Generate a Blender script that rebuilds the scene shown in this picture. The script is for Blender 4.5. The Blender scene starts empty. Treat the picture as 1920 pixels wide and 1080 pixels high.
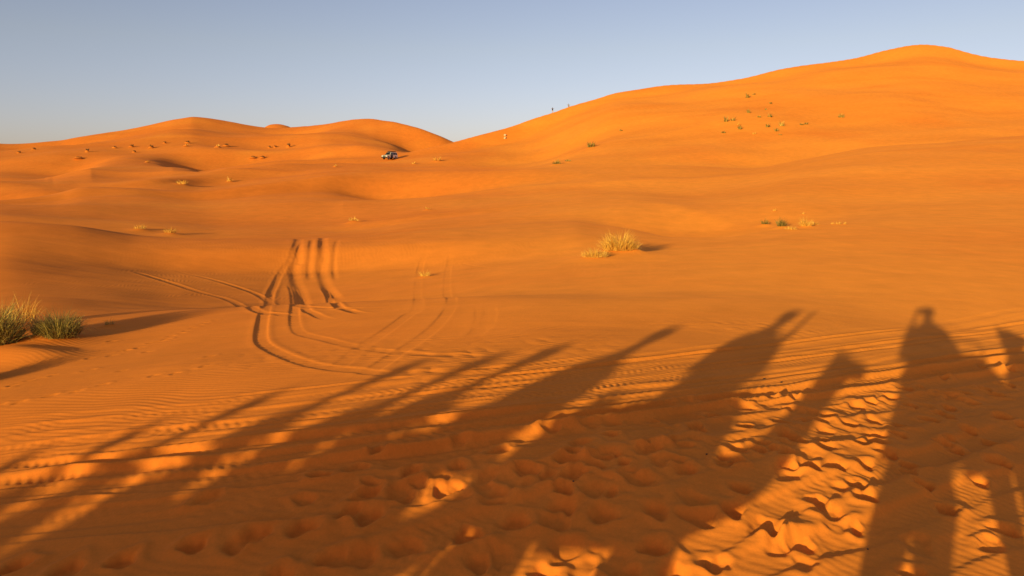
import bpy, bmesh, math, random
import numpy as np
from mathutils import Vector, Matrix

random.seed(7)
rng = np.random.default_rng(11)
scene = bpy.context.scene
col = scene.collection

# ------------------------------------------------------------------ camera
F, CX, CY, HORIZON = 1397.0, 960.0, 540.0, 330.0
CAM_H = 2.7
PITCH = math.atan((CY - HORIZON) / F)
cam_data = bpy.data.cameras.new("camera")
cam_data.sensor_width = 36.0
cam_data.lens = 36.0 * F / 1920.0
cam_data.clip_start = 0.02
cam_data.clip_end = 20000
cam = bpy.data.objects.new("camera", cam_data)
cam.location = (0, 0, CAM_H)
cam.rotation_euler = (math.pi / 2 - PITCH, 0, 0)
col.objects.link(cam)
scene.camera = cam
scene.render.resolution_x, scene.render.resolution_y = 1024, 576


def ray(px, py):
    """azimuth (radians, right positive) and tan(elevation) of a direction of view"""
    a = np.asarray(px, float) - CX
    b = CY - np.asarray(py, float)
    y = F * math.cos(PITCH) + b * math.sin(PITCH)
    z = -F * math.sin(PITCH) + b * math.cos(PITCH)
    return np.arctan2(a, y), z / np.hypot(a, y)


# sun: behind the camera to the left, low
AZ_S, TE_S = ray(1724, 580)
SUN_AZ = float(AZ_S)                 # direction in which shadows fall
SUN_EL = math.atan(-float(TE_S))
TAN_E = math.tan(SUN_EL)
SDIR = np.array([math.sin(SUN_AZ), math.cos(SUN_AZ)])

# ------------------------------------------------------------------ terrain
D2R = math.pi / 180
az_c = np.concatenate([-np.geomspace(180, 38.5, 60)[:-1], np.arange(-38.5, 38.5, 0.066), np.geomspace(38.5, 180, 60)[:-1]]) * D2R
az_c = np.unique(az_c)
NA = len(az_c)
rings = [0.3, 0.8, 1.4, 2.0, 2.5, 3.0, 3.4]
r = 3.7
while r < 6500:
    rings.append(r)
    r *= 1.0022 if r < 20 else 1.0035 if r < 34 else (1.0055 if r < 420 else (1.012 if r < 800 else 1.05))
r_c = np.array(rings)
NR = len(r_c)
AZC = np.clip(az_c, -37 * D2R, 37 * D2R)


def smooth(v, s):
    """gaussian smoothing over the dense azimuth columns"""
    n = int(3 * s)
    k = np.exp(-0.5 * (np.arange(-n, n + 1) / s) ** 2)
    k /= k.sum()
    return np.convolve(np.pad(v, n, mode='edge'), k, 'valid')


def curve(pts, s=9):
    """image polyline -> tan(elevation) per azimuth column"""
    p = np.array(pts, float)
    a, t = ray(p[:, 0], p[:, 1])
    return smooth(np.interp(AZC, a, t), s)


def along(pts, s=30, log=False):
    p = np.array(pts, float)
    a, _ = ray(p[:, 0], np.full(len(p), 400.0))
    v = np.log(p[:, 1]) if log else p[:, 1]
    v = smooth(np.interp(AZC, a, v), s)
    return np.exp(v) if log else v


def sstep(a, b, x):
    t = np.clip((x - a) / (b - a), 0, 1)
    return t * t * (3 - 2 * t)


# each layer: image curve, distance, drop behind it, place of the drop
LAYERS = [
    dict(y=[(0, 900), (1920, 900)], r=[(0, 6.42), (960, 6.4), (1920, 6.38)]),
    dict(y=[(0, 760), (1920, 760)], r=[(0, 8.75), (480, 8.75), (960, 8.65), (1920, 8.6)]),
    dict(y=[(0, 680), (1920, 680)], r=[(0, 11.5), (240, 11.9), (480, 11.7), (960, 10.9), (1440, 10.7), (1920, 10.7)]),
    dict(y=[(0, 610), (1920, 610)], r=[(0, 14.6), (240, 15.8), (480, 16.3), (700, 15.6), (960, 14.2), (1440, 13.9), (1920, 14.3)]),
    dict(y=[(0, 560), (300, 570), (600, 580), (760, 565), (960, 550), (1920, 550)],
         r=[(0, 18.1), (300, 19.3), (600, 19.6), (760, 19.2), (960, 18.2), (1440, 17.7), (1920, 18.2)]),
    dict(y=[(0, 490), (300, 510), (560, 515), (800, 505), (960, 490), (1200, 485), (1920, 485)],
         r=[(0, 23.3), (300, 25.8), (560, 27.4), (800, 27.2), (1200, 25.5), (1440, 25), (1920, 25.5)]),
    dict(y=[(0, 413), (60, 417), (150, 425), (250, 440), (330, 447), (400, 449), (560, 450), (700, 443), (850, 432),
            (1000, 420), (1080, 414), (1150, 425), (1250, 446), (1350, 448), (1450, 433), (1530, 423), (1920, 405)],
         r=[(0, 30.2), (300, 31.6), (560, 33), (850, 35), (1080, 42), (1250, 35), (1350, 34), (1530, 38), (1920, 44)],
         drop=[(0, 1.3), (150, 1.1), (300, .9), (560, .7), (850, .5), (1050, .4), (1150, .5), (1250, .9), (1400, .9), (1520, .3), (1600, 0), (1920, 0)], s=7, sharp=.15),
    dict(y=[(0, 398), (200, 412), (400, 425), (560, 420), (640, 415), (700, 408), (800, 397), (950, 386), (1100, 373), (1190, 375), (1250, 384),
            (1330, 400), (1420, 415), (1500, 405), (1920, 370)],
         r=[(0, 54), (400, 58), (640, 63), (1100, 68), (1300, 56), (1420, 47), (1520, 50), (1920, 60)],
         drop=[(0, 0), (560, 0), (700, .6), (1000, .9), (1150, .9), (1300, 1.0), (1400, .4), (1480, 0), (1920, 0)], s=9),
    dict(y=[(0, 373), (60, 366), (110, 359), (147, 348), (220, 350), (300, 354), (363, 354), (420, 348), (500, 337), (560, 330),
            (620, 321), (680, 317), (760, 318), (850, 315), (1000, 313), (1200, 315), (1300, 312), (1428, 300), (1540, 272), (1613, 253),
            (1828, 228), (1920, 222)],
         r=[(0, 78), (147, 88), (400, 96), (640, 112), (1000, 112), (1300, 115), (1540, 150), (1828, 185), (1920, 190)],
         drop=[(0, 3.0), (100, 2.4), (160, .8), (240, 0), (330, .3), (420, 2.2), (560, 2.2), (680, 2.2), (1000, 2.2), (1300, 2.4), (1500, 1.6), (1700, 1.6), (1920, 1)], s=8),
    dict(y=[(0, 331), (50, 335), (147, 346), (220, 342), (320, 330), (390, 321), (420, 316), (460, 313), (520, 307), (600, 304), (640, 303), (740, 300), (800, 296),
            (850, 292), (907, 285), (973, 272), (1017, 257), (1073, 232), (1150, 208), (1300, 190), (1500, 170), (1700, 150), (1920, 160)],
         r=[(0, 122), (147, 120), (320, 140), (460, 160), (640, 188), (740, 200), (850, 208), (1017, 228), (1300, 236), (1920, 245)],
         drop=[(0, 4), (110, 3), (170, 0), (340, .3), (420, 5), (520, 4.2), (620, 3.5), (740, 2), (850, 1.6), (1000, 2.6), (1073, 2.2), (1200, 1), (1400, 0), (1920, 0)], s=7),
    dict(y=[(0, 296), (360, 275), (600, 270), (700, 282), (757, 286), (800, 275), (862, 259), (900, 248), (950, 237), (1036, 209), (1066, 197), (1100, 186), (1150, 170),
            (1180, 166), (1250, 162), (1300, 157), (1340, 151), (1400, 141), (1500, 124), (1600, 102), (1660, 91), (1700, 84), (1740, 80),
            (1780, 82), (1810, 90), (1850, 101), (1900, 109), (1990, 120)],
         r=[(0, 235), (360, 250), (600, 250), (700, 235), (757, 228), (862, 245), (1036, 262), (1300, 280), (1740, 300), (1920, 300)],
         drop=[(0, 0), (640, 0), (740, 4), (800, 10), (862, 14), (1000, 20), (1920, 30)], s=4),
    dict(y=[(0, 268), (60, 264), (115, 262), (200, 247), (270, 234), (320, 223), (360, 217), (400, 222), (440, 228), (500, 237),
            (525, 239), (553, 239), (580, 236), (620, 228), (660, 222), (700, 220), (735, 223), (790, 235), (830, 245), (862, 259), (900, 275), (1000, 300), (1920, 320)],
         r=[(0, 355), (360, 385), (540, 400), (700, 370), (862, 330), (1000, 420), (1920, 450)],
         drop=[(0, 12), (1920, 12)], s=3),
    dict(y=[(0, 300), (440, 280), (500, 237), (512, 234), (525, 232), (538, 234), (553, 240), (620, 290), (1920, 325)],
         r=[(0, 640), (1920, 640)], drop=[(0, 15), (1920, 15)], s=3),
]
nodes_r, nodes_z = [np.full(NA, 0.2), np.full(NA, 3.6)], [np.zeros(NA), np.zeros(NA)]
prev = None
for i, L in enumerate(LAYERS):
    t = curve(L['y'], L.get('s', 12))
    rr = along(L['r'], 25, True) / np.cos(AZC)
    z = CAM_H + rr * t
    nodes_r.append(rr)
    nodes_z.append(z)
    L['_r'], L['_z'] = rr, z
PRE = 1.0
out_r, out_z = nodes_r[:3], nodes_z[:3]
SHARP = {}
for i, L in enumerate(LAYERS):
    if i == 6:
        # broad flat brow of the low dune
        ra, za = out_r[-1], out_z[-1]
        out_r.append(ra + .50 * (L['_r'] - ra))
        out_z.append(za + (.5 + .40 * smooth(np.interp(AZC, ray([150, 400, 1150, 1400], [440] * 4)[0], [0, 1, 1, 0]), 40)) * (L['_z'] - za))
    if i and 'drop' in L and i >= 7:
        d = along(L['drop'], 14)
        ra, za = out_r[-1], out_z[-1]
        gx_ = smooth(np.interp(AZC, ray([650, 1050], [400] * 2)[0], [1, 0]), 30) if i <= 8 else smooth(np.interp(AZC, ray([950, 1150], [400] * 2)[0], [1, 0]), 30)
        gq = gx_ if i <= 8 else np.ones(NA)
        z_old = za + .60 * (L['_z'] - za) - (.15 + .85 * gq) * smooth(PRE * np.minimum(d, (.12 * (L['_z'] - za) + .02 * (L['_r'] - ra)).clip(0, None)), 22)
        # behind a crest: a flat just under the line of the crest, then a steeper face
        P_ = LAYERS[i - 1]
        dp = sstep(.15, .9, along(P_['drop'], 14)) * gx_ if i in (8, 9, 10) else np.zeros(NA)
        dp = smooth(dp * sstep(.5, 3.0, L['_z'] - P_['_z']), 20)
        r_p = ra + .60 * (L['_r'] - ra)
        z_s = CAM_H + r_p * (P_['_z'] - CAM_H) / P_['_r'] + .0035 * r_p
        z_s = np.minimum(z_s, za + .85 * (L['_z'] - za))
        z_p = z_old * (1 - dp) + z_s * dp
        out_r.append(ra + .24 * (L['_r'] - ra))
        out_z.append((za + .4 * (z_p - za)) * (1 - dp) + (z_p - .1 - .003 * r_p) * dp)
        out_r.append(r_p)
        out_z.append(z_p)
        L['dp'] = dp
        if i <= 9:
            ra, za = out_r[-1], out_z[-1]
            out_r.append(ra + .5 * (L['_r'] - ra))
            out_z.append(za + (.5 + .43 * gx_ * (1 - dp)) * (L['_z'] - za))
    if i:
        out_r.append(L['_r'])
        out_z.append(L['_z'])
        if 'drop' in L:
            SHARP[len(out_r) - 1] = (L.get('sharp', .15 if i <= 9 else .8) + (.6 * L.get('dp', 0) if i <= 9 else 0)) * sstep(.1, .6, along(L['drop'], 14))
    if 'drop' in L:
        d = along(L['drop'], 14)
        if i + 1 < len(LAYERS):
            rn, zn = LAYERS[i + 1]['_r'], LAYERS[i + 1]['_z']
        else:
            rn, zn = np.full(NA, 1500.0), np.zeros(NA)
        k = 0.36
        out_r.append(L['_r'] + k * (rn - L['_r']))
        out_z.append(L['_z'] + k * (zn - L['_z']) - d)
out_r += [np.full(NA, 1500.0), np.full(NA, 7000.0)]
out_z += [np.full(NA, 1.0), np.full(NA, -4.0)]
RN, ZN = np.array(out_r), np.array(out_z)
for k in range(1, len(RN)):
    RN[k] = np.maximum(RN[k], RN[k - 1] * 1.01)
for k in range(3, len(RN)):
    print('node', k, RN[k, [80, 300, 500, 700, 900, 1100]].round(1) if NA > 1100 else '', ZN[k, [80, 300, 500, 700, 900, 1100]].round(2))


def pchip(RN, ZN, rq):
    h = np.diff(RN, axis=0)
    dl = np.diff(ZN, axis=0) / h
    m = np.zeros_like(ZN)
    w1, w2 = 2 * h[1:] + h[:-1], h[1:] + 2 * h[:-1]
    with np.errstate(divide='ignore', invalid='ignore'):
        mm = (w1 + w2) / (w1 / dl[:-1] + w2 / dl[1:])
    m[1:-1] = np.where(dl[:-1] * dl[1:] > 0, mm, 0)
    m[0], m[-1] = dl[0], dl[-1]
    me_, ms_ = m.copy(), m.copy()          # slope at the end of the interval before / start of the one after
    for k, c in SHARP.items():
        me_[k] = (1 - c) * m[k] + c * dl[k - 1]
        ms_[k] = (1 - c) * m[k] + c * dl[k]
    out = np.zeros((len(rq), RN.shape[1]))
    for j in range(RN.shape[1]):
        k = np.clip(np.searchsorted(RN[:, j], rq) - 1, 0, len(RN) - 2)
        hh = h[k, j]
        t = np.clip((rq - RN[k, j]) / hh, 0, 1)
        t2, t3 = t * t, t * t * t
        out[:, j] = ((2 * t3 - 3 * t2 + 1) * ZN[k, j] + (t3 - 2 * t2 + t) * hh * ms_[k, j]
                     + (-2 * t3 + 3 * t2) * ZN[k + 1, j] + (t3 - t2) * hh * me_[k + 1, j])
    return out


Z = pchip(RN, ZN, r_c)
# soften the profile a little along the distance, more far away
ker = np.exp(-0.5 * (np.arange(-14, 15) / 1.6) ** 2)
ker /= ker.sum()
i0 = int(np.searchsorted(r_c, 20))
Zp = np.pad(Z, ((14, 14), (0, 0)), mode='edge')
Zs = sum(ker[k] * Zp[k:k + NR] for k in range(29))
# broad softening of the near bowl
j0, j1 = int(np.searchsorted(r_c, 9)), int(np.searchsorted(r_c, 26.5))
kw = np.exp(-0.5 * (np.arange(-45, 46) / 16.0) ** 2)
kw /= kw.sum()
Zb = sum(kw[k] * Z[j0 - 45 + k:j1 - 45 + k] for k in range(91))
wt = (sstep(9, 11, r_c[j0:j1]) * (1 - sstep(23.5, 26, r_c[j0:j1])))[:, None]
Z[j0:j1] = Z[j0:j1] * (1 - wt) + Zb * wt
i0 = int(np.searchsorted(r_c, 26.6))
i1 = int(np.searchsorted(r_c, 430))
Z[i0:i1] = Zs[i0:i1]
X = r_c[:, None] * np.sin(az_c)[None, :]
Y = r_c[:, None] * np.cos(az_c)[None, :]
R2 = np.broadcast_to(r_c[:, None], X.shape)
# outside the field of view the land fades to low open sand
side = 1 - sstep(48 * D2R, 100 * D2R, np.abs(az_c))[None, :]
Z = Z * side


def waves(X, Y, wl, n, seed):
    g = np.random.default_rng(seed)
    o = np.zeros(X.shape)
    for _ in range(n):
        a, p, f = g.uniform(0, 2 * math.pi), g.uniform(0, 2 * math.pi), g.uniform(.7, 1.4)
        o += np.sin((X * math.cos(a) + Y * math.sin(a)) * 2 * math.pi * f / wl + p)
    return o / n


Z += waves(X, Y, 5.5, 5, 1) * 0.035 * sstep(8, 16, R2)
Z += waves(X, Y, 17, 5, 2) * 0.16 * sstep(30, 70, R2)
Z += waves(X, Y, 48, 5, 3) * 0.9 * sstep(70, 200, R2)
warp = waves(X, Y, 70, 4, 8) * 2.2
ridge = 1 - np.abs(np.sin((Y * .97 - X * .22) / 42 * math.pi + warp))
Z += (ridge ** 1.5 - .4) * .4 * sstep(62, 110, R2) * (1 - .6 * sstep(-60, 80, X)) * (1 - sstep(330, 420, R2))
Z += 3.0 * waves(X, Y, 90, 5, 4) * (1 - side) * sstep(60, 200, R2)


def grid_interp(grid, x, y):
    x, y = np.asarray(x, float), np.asarray(y, float)
    rr = np.hypot(x, y)
    aa = np.arctan2(x, y)
    fi = np.interp(rr, r_c, np.arange(NR))
    fj = np.interp(aa, az_c, np.arange(NA))
    i, j = np.clip(fi.astype(int), 0, NR - 2), np.clip(fj.astype(int), 0, NA - 2)
    u, v = fi - i, fj - j
    return ((1 - u) * (1 - v) * grid[i, j] + u * (1 - v) * grid[i + 1, j] + (1 - u) * v * grid[i, j + 1] + u * v * grid[i + 1, j + 1])


def ground(x, y):
    return float(grid_interp(Z, x, y))


def hit(px, py, last=False):
    """point of the ground seen in direction (px,py)"""
    a, t = ray(px, py)
    x, y = r_c * math.sin(a), r_c * math.cos(a)
    z = grid_interp(Z, x, y)
    over = (z - (CAM_H + r_c * t)) > 0
    over[:8] = False
    k = int(np.argmax(over)) if over.any() else int(np.argmin(np.where(r_c < 450, (CAM_H + r_c * t) - z, 1e9) / r_c))
    if over.any() and k > 0:
        f0 = (CAM_H + r_c[k - 1] * t) - z[k - 1]
        f1 = (CAM_H + r_c[k] * t) - z[k]
        rr = r_c[k - 1] + (r_c[k] - r_c[k - 1]) * f0 / (f0 - f1)
    else:
        rr = r_c[k]
    return np.array([rr * math.sin(a), rr * math.cos(a)])


def gbump(px, py, sx, sy, h, rot=0.0):
    """soft hollow or mound on the land at the seen point"""
    p = hit(px, py)
    dx, dy = X - p[0], Y - p[1]
    c, s = math.cos(rot), math.sin(rot)
    q = ((dx * c + dy * s) / sx) ** 2 + ((-dx * s + dy * c) / sy) ** 2
    return h * np.exp(-0.5 * np.minimum(q, 60))


# blowouts and slip faces of the far dunes
ADD = gbump(100, 273, 13, 7, -3.2)
ADD += gbump(70, 343, 24, 7, -1.7, -.15)
ADD += gbump(430, 300, 10, 14, -3.0, 0.2)
ADD += gbump(838, 262, 12, 22, -.5, 0.45)
ADD += gbump(806, 270, 19, 15, -5.5, 0.5)
ADD += gbump(530, 262, 20, 12, -3.5)
ADD += gbump(1120, 392, 10, 5, .15, .3)
ADD += gbump(1330, 424, 6, 3.5, -.55, .3)
ADD += gbump(1640, 262, 50, 9, -2.2, .25)
ADD += gbump(1700, 150, 40, 14, -1.6, .2)
ADD += gbump(1030, 262, 14, 7, -1.6, .6)
ADD += gbump(340, 250, 16, 30, 2.2, -.2)
ADD += gbump(395, 250, 10, 40, -2.0, -.1)
ADD += gbump(300, 300, 30, 14, .9)
ADD += gbump(690, 255, 26, 22, 1.4)
ADD += gbump(1600, 160, 60, 25, 1.6)
ADD += gbump(1400, 250, 40, 18, -1.4, .3)
Z += ADD

# ------------------------------------------------------------------ caravan path: tips of the shadows fix the ground under each camel
# (pixel of the tip of the shadow, v = position along the light, height of the highest point over the ground)
CARAVAN = [
    dict(tip=(1490, 583), v=-2.2, h=2.86),
    dict(tip=(1265, 613), v=-4.6, h=2.86),
    dict(tip=(1060, 647), v=-7.2, h=2.86),
    dict(tip=(945, 663), v=-9.7, h=2.86),
    dict(tip=(810, 672), v=-12.2, h=2.86),
    dict(tip=(530, 733), v=-14.6, h=2.86),
    dict(tip=(300, 790), v=-17.0, h=2.86),  # added unseen camel and rider, invented to carry the shadows further left
    dict(tip=(90, 836), v=-19.5, h=2.86),  # added unseen camel and rider, put in to shade the lower left ground
]
U = np.array([math.cos(SUN_AZ), -math.sin(SUN_AZ)])
OWN = np.array([-0.05, -0.42])
base_pts, base_z = [OWN], [0.12]
for c in CARAVAN:
    P = hit(*c['tip'])
    u, vP = P @ U, P @ SDIR
    c['pos'] = u * U + c['v'] * SDIR
    c['z'] = ground(*P) + (vP - c['v']) * TAN_E - c['h']
    base_pts.append(c['pos'])
    base_z.append(c['z'])
    print('camel', c['pos'].round(2), 'z', round(c['z'], 2), 'u', round(float(u), 2))
bp = np.array(base_pts)
cur = np.array([ground(*p) for p in bp])
SG = 2.6
A = np.exp(-0.5 * ((bp[:, None] - bp[None]) ** 2).sum(-1) / SG ** 2) + np.eye(len(bp)) * .02
w = np.linalg.solve(A, np.array(base_z) - cur)
back = 1 - sstep(-1.0, 2.5, Y)
for p, wi in zip(bp, w):
    Z += wi * np.exp(-0.5 * np.minimum(((X - p[0]) ** 2 + (Y - p[1]) ** 2) / SG ** 2, 60)) * back

# ------------------------------------------------------------------ fine relief of the near sand
GX0, GX1, GY0, GY1, RES = -15.0, 27.0, 3.5, 37.0, 0.016
nx, ny = int((GX1 - GX0) / RES), int((GY1 - GY0) / RES)
DT = np.zeros((ny, nx), np.float32)


def vnoise(shape_m, cell, seed, stretch=(1, 1), rot=0.0):
    g = np.random.default_rng(seed)
    n = 256
    t = g.uniform(-1, 1, (n, n)).astype(np.float32)
    gx = (np.arange(nx, dtype=np.float32) * RES)[None, :]
    gy = (np.arange(ny, dtype=np.float32) * RES)[:, None]
    c, s = math.cos(rot), math.sin(rot)
    u = (gx * c + gy * s) / (cell * stretch[0])
    v = (-gx * s + gy * c) / (cell * stretch[1])
    iu, iv = np.floor(u).astype(np.int32), np.floor(v).astype(np.int32)
    fu, fv = u - iu, v - iv
    fu, fv = fu * fu * (3 - 2 * fu), fv * fv * (3 - 2 * fv)
    iu0, iu1, iv0, iv1 = iu % n, (iu + 1) % n, iv % n, (iv + 1) % n
    return (t[iv0, iu0] * (1 - fu) * (1 - fv) + t[iv0, iu1] * fu * (1 - fv) + t[iv1, iu0] * (1 - fu) * fv + t[iv1, iu1] * fu * fv)


def catmull(P, step=0.25):
    P = np.array(P)
    P = np.vstack([2 * P[0] - P[1], P, 2 * P[-1] - P[-2]])
    out = []
    for i in range(1, len(P) - 2):
        n = max(2, int(np.linalg.norm(P[i + 1] - P[i]) / step))
        for k in range(n):
            t = k / n
            out.append(0.5 * ((2 * P[i]) + (-P[i - 1] + P[i + 1]) * t + (2 * P[i - 1] - 5 * P[i] + 4 * P[i + 1] - P[i + 2]) * t * t
                              + (-P[i - 1] + 3 * P[i] - 3 * P[i + 1] + P[i + 2]) * t ** 3))
    out.append(P[-2])
    return np.array(out)


def stamp_track(img, width=.22, depth=.03, berm=.5, tread=0.25, pitch=.12, offset=0.0, side_berm=(1, 1), fade=1.0, wob=0.02, press=0.6, deep_mid=0.0, bw=None, world=None, bowl=False, rough=.12):
    """press a wheel rut along a polyline seen in the picture"""
    W = np.array([hit(*p) for p in img]) if world is None else np.array(world)
    C = catmull(W)
    if offset:
        T = np.gradient(C, axis=0)
        T /= np.linalg.norm(T, axis=1)[:, None] + 1e-9
        C = C + np.stack([-T[:, 1], T[:, 0]], 1) * offset
    seg = np.diff(C, axis=0)
    ln = np.linalg.norm(seg, axis=1)
    S = np.concatenate([[0], np.cumsum(ln)])
    tot = S[-1]
    ext = width * 1.6 + 0.15
    tmp_d = {}
    x0, x1 = C[:, 0].min() - ext, C[:, 0].max() + ext
    y0, y1 = C[:, 1].min() - ext, C[:, 1].max() + ext
    ix0, ix1 = max(0, int((x0 - GX0) / RES)), min(nx, int((x1 - GX0) / RES) + 1)
    iy0, iy1 = max(0, int((y0 - GY0) / RES)), min(ny, int((y1 - GY0) / RES) + 1)
    if ix1 <= ix0 or iy1 <= iy0:
        return
    dist = np.full((iy1 - iy0, ix1 - ix0), 9.0, np.float32)
    sval = np.zeros_like(dist)
    tval = np.zeros_like(dist)
    for i in range(len(seg)):
        if ln[i] < 1e-6:
            continue
        ax, ay = C[i]
        bx_, by_ = C[i + 1]
        a0, a1 = max(ix0, int((min(ax, bx_) - ext - GX0) / RES)), min(ix1, int((max(ax, bx_) + ext - GX0) / RES) + 1)
        b0, b1 = max(iy0, int((min(ay, by_) - ext - GY0) / RES)), min(iy1, int((max(ay, by_) + ext - GY0) / RES) + 1)
        if a1 <= a0 or b1 <= b0:
            continue
        gx = (GX0 + np.arange(a0, a1) * RES)[None, :] - ax
        gy = (GY0 + np.arange(b0, b1) * RES)[:, None] - ay
        tx, ty = seg[i] / ln[i]
        s = np.clip(gx * tx + gy * ty, 0, ln[i])
        t = -gx * ty + gy * tx
        d = np.hypot(gx - s * tx, gy - s * ty)
        sub = (slice(b0 - iy0, b1 - iy0), slice(a0 - ix0, a1 - ix0))
        m = d < dist[sub]
        dist[sub] = np.where(m, d, dist[sub])
        sval[sub] = np.where(m, s + S[i], sval[sub])
        tval[sub] = np.where(m, t, tval[sub])
    tval = tval + wob * np.sin(sval * 2.1 + tot) + wob * .6 * np.sin(sval * 5.3)
    hw = width / 2
    bw = bw or max(.035, width * .22)
    inside = 1 - sstep(hw * .75, hw * 1.15, np.abs(tval))
    prof = -depth * inside * (1 + deep_mid * (1 - np.clip(np.abs(tval) / hw, 0, 1)))
    if bowl:
        inside = np.cos(np.clip(np.abs(tval) / hw, 0, 1) * math.pi / 2) ** 2
        prof = -depth * inside
    bm = np.exp(-0.5 * ((np.abs(tval) - hw * 1.3) / bw) ** 2)
    bm = bm * np.where(tval > 0, side_berm[0], side_berm[1])
    prof = prof + berm * depth * bm * (1 + rough * np.sin(sval * 7 + tval * 9))
    if tread:
        ph = (sval + .7 * np.abs(tval)) / pitch
        prof = prof + tread * depth * np.sin(2 * math.pi * ph + .8 * np.sin(sval * 1.7)) * inside * np.clip(.35 + .9 * np.sin(sval * .8 + tot * 5) * np.sin(sval * .31 + 2) + .3 * np.sin(sval * 3.3), 0, 1.3)
    ends = sstep(0, fade, sval) * (1 - sstep(tot - fade, tot, sval))
    vary = .75 + .25 * np.sin(sval * .55 + tot * 3)
    ok = dist < ext * .98
    win = 1 - sstep(ext * .7, ext * .98, dist)
    a = ends * ok * win
    cur = DT[iy0:iy1, ix0:ix1]
    # a wheel presses flat what was there before
    cur *= (1 - press * inside * a)
    cur += (prof * a * vary).astype(np.float32)


def stamp_print(p, size=.11, depth=.055, ang=0.0, rim=.35, elong=1.25, skew=0.0):
    e = size * 4.6
    a0, a1 = max(0, int((p[0] - e - GX0) / RES)), min(nx, int((p[0] + e - GX0) / RES) + 1)
    b0, b1 = max(0, int((p[1] - e - GY0) / RES)), min(ny, int((p[1] + e - GY0) / RES) + 1)
    if a1 <= a0 or b1 <= b0:
        return
    gx = (GX0 + np.arange(a0, a1) * RES)[None, :] - p[0]
    gy = (GY0 + np.arange(b0, b1) * RES)[:, None] - p[1]
    c, s = math.cos(ang), math.sin(ang)
    u, v = (gx * c + gy * s) / (size * elong), (-gx * s + gy * c) / size
    th = np.arctan2(v, u)
    q = np.hypot(u, v) * (1 + .12 * np.sin(3 * th + skew * 7) + .07 * np.sin(5 * th + skew * 3))
    q2 = q * (1 + .22 * np.sin(th - ang + 1.3))
    pit = -depth * (1 - sstep(.5, 1.2, q2)) * (1 + .25 * u * .3)
    rm = rim * depth * np.exp(-0.5 * ((q - 1.55) / .38) ** 2) * (1 + .6 * np.cos(th - skew * 6))
    cur = DT[b0:b1, a0:a1]
    soft = 1 - sstep(.8, 1.5, q)
    cur *= (1 - .8 * soft)
    cur += (pit + rm).astype(np.float32)


# soft lumps everywhere, small
DT += vnoise(None, 1.3, 21) * .007
DT += vnoise(None, .35, 22, (1.8, 1), .35) * .002

# wheel tracks running past the caravan: a family of ruts from lower left to upper right
for k, t in enumerate([0.0, .05, .1, .14, .2, .24, .3, .35, .41, .46, .52, .58, .65, .72, .8, .88, .97]):
    j = [rng.uniform(-5, 5) for _ in range(5)]
    y0, ym, y1 = 797 + t * 215, 693 + t * 205, 583 + t * 172
    line = [(-60, y0 + 6), (0 + 0, y0 + j[0]), (480, (y0 + ym) / 2 + 6 + j[1]), (960, ym + j[2]), (1440, (ym + y1) / 2 + 6 + j[3]), (1920, y1 + j[4]), (2000, y1 - 12)]
    deep = [.008, .012, .010, .014, .018, .012, .022, .018, .045, .03, .085, .026, .075, .024, .032, .026, .03][k]
    wd = [.2, .24, .2, .22, .2, .26, .22, .24, .2, .24, .24, .24, .26, .3, .3, .3, .3][k]
    stamp_track(line, wd, deep * .9, .55, .16 if k % 3 else .08, .11, press=.5, wob=.012)
for k in range(26):
    t = rng.uniform(-.06, .75)
    y0, ym, y1 = 797 + t * 215, 693 + t * 205, 583 + t * 172
    xa = rng.uniform(200, 1500)
    xs = np.linspace(xa, min(xa + rng.uniform(400, 1100), 1980), 5)
    f = lambda x: y0 * max(0, 1 - x / 960) + ym * (1 - abs(x - 960) / 960) + y1 * max(0, (x - 960) / 960)
    stamp_track([(x, f(x)) for x in xs], rng.uniform(.05, .1), rng.uniform(.010, .022), .8, 0, press=.2, wob=.008, side_berm=(1, .6))
# finer churned tread between them
for k in range(16):
    t = rng.uniform(0, .6)
    xa = rng.uniform(-50, 1300)
    xb = xa + rng.uniform(350, 800)
    f = lambda x: (797 + t * 215) * max(0, 1 - x / 960) + (693 + t * 205) * (1 - abs(x - 960) / 960) + (583 + t * 172) * max(0, (x - 960) / 960)
    xs = np.linspace(xa, min(xb, 1960), 5)
    stamp_track([(x, f(x) + rng.uniform(-3, 3)) for x in xs],   .22, .006, .5, .8, rng.uniform(.08, .12), press=.3)
# steeper ruts in the lower right
for line, wd, dp in [([(1180, 1085), (1286, 1040), (1425, 962), (1520, 930), (1612, 900), (1760, 850), (1930, 800)], .26, .05),
                     ([(1330, 1088), (1511, 1031), (1631, 990), (1762, 945), (1912, 896), (1980, 875)], .26, .055),
                     ([(1500, 1092), (1612, 1050), (1811, 971), (1960, 915)], .28, .03),
                     ([(560, 1090), (760, 1030), (960, 968), (1150, 905), (1400, 850), (1640, 800), (1900, 735)], .28, .035),
                     ([(200, 1010), (420, 965), (640, 925), (860, 880), (1060, 850)], .26, .022),
                     ([(1640, 1092), (1760, 1050), (1960, 985)], .26, .03)]:
    stamp_track(line, wd, dp * .6, .6, .2, .09, press=.6)

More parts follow.
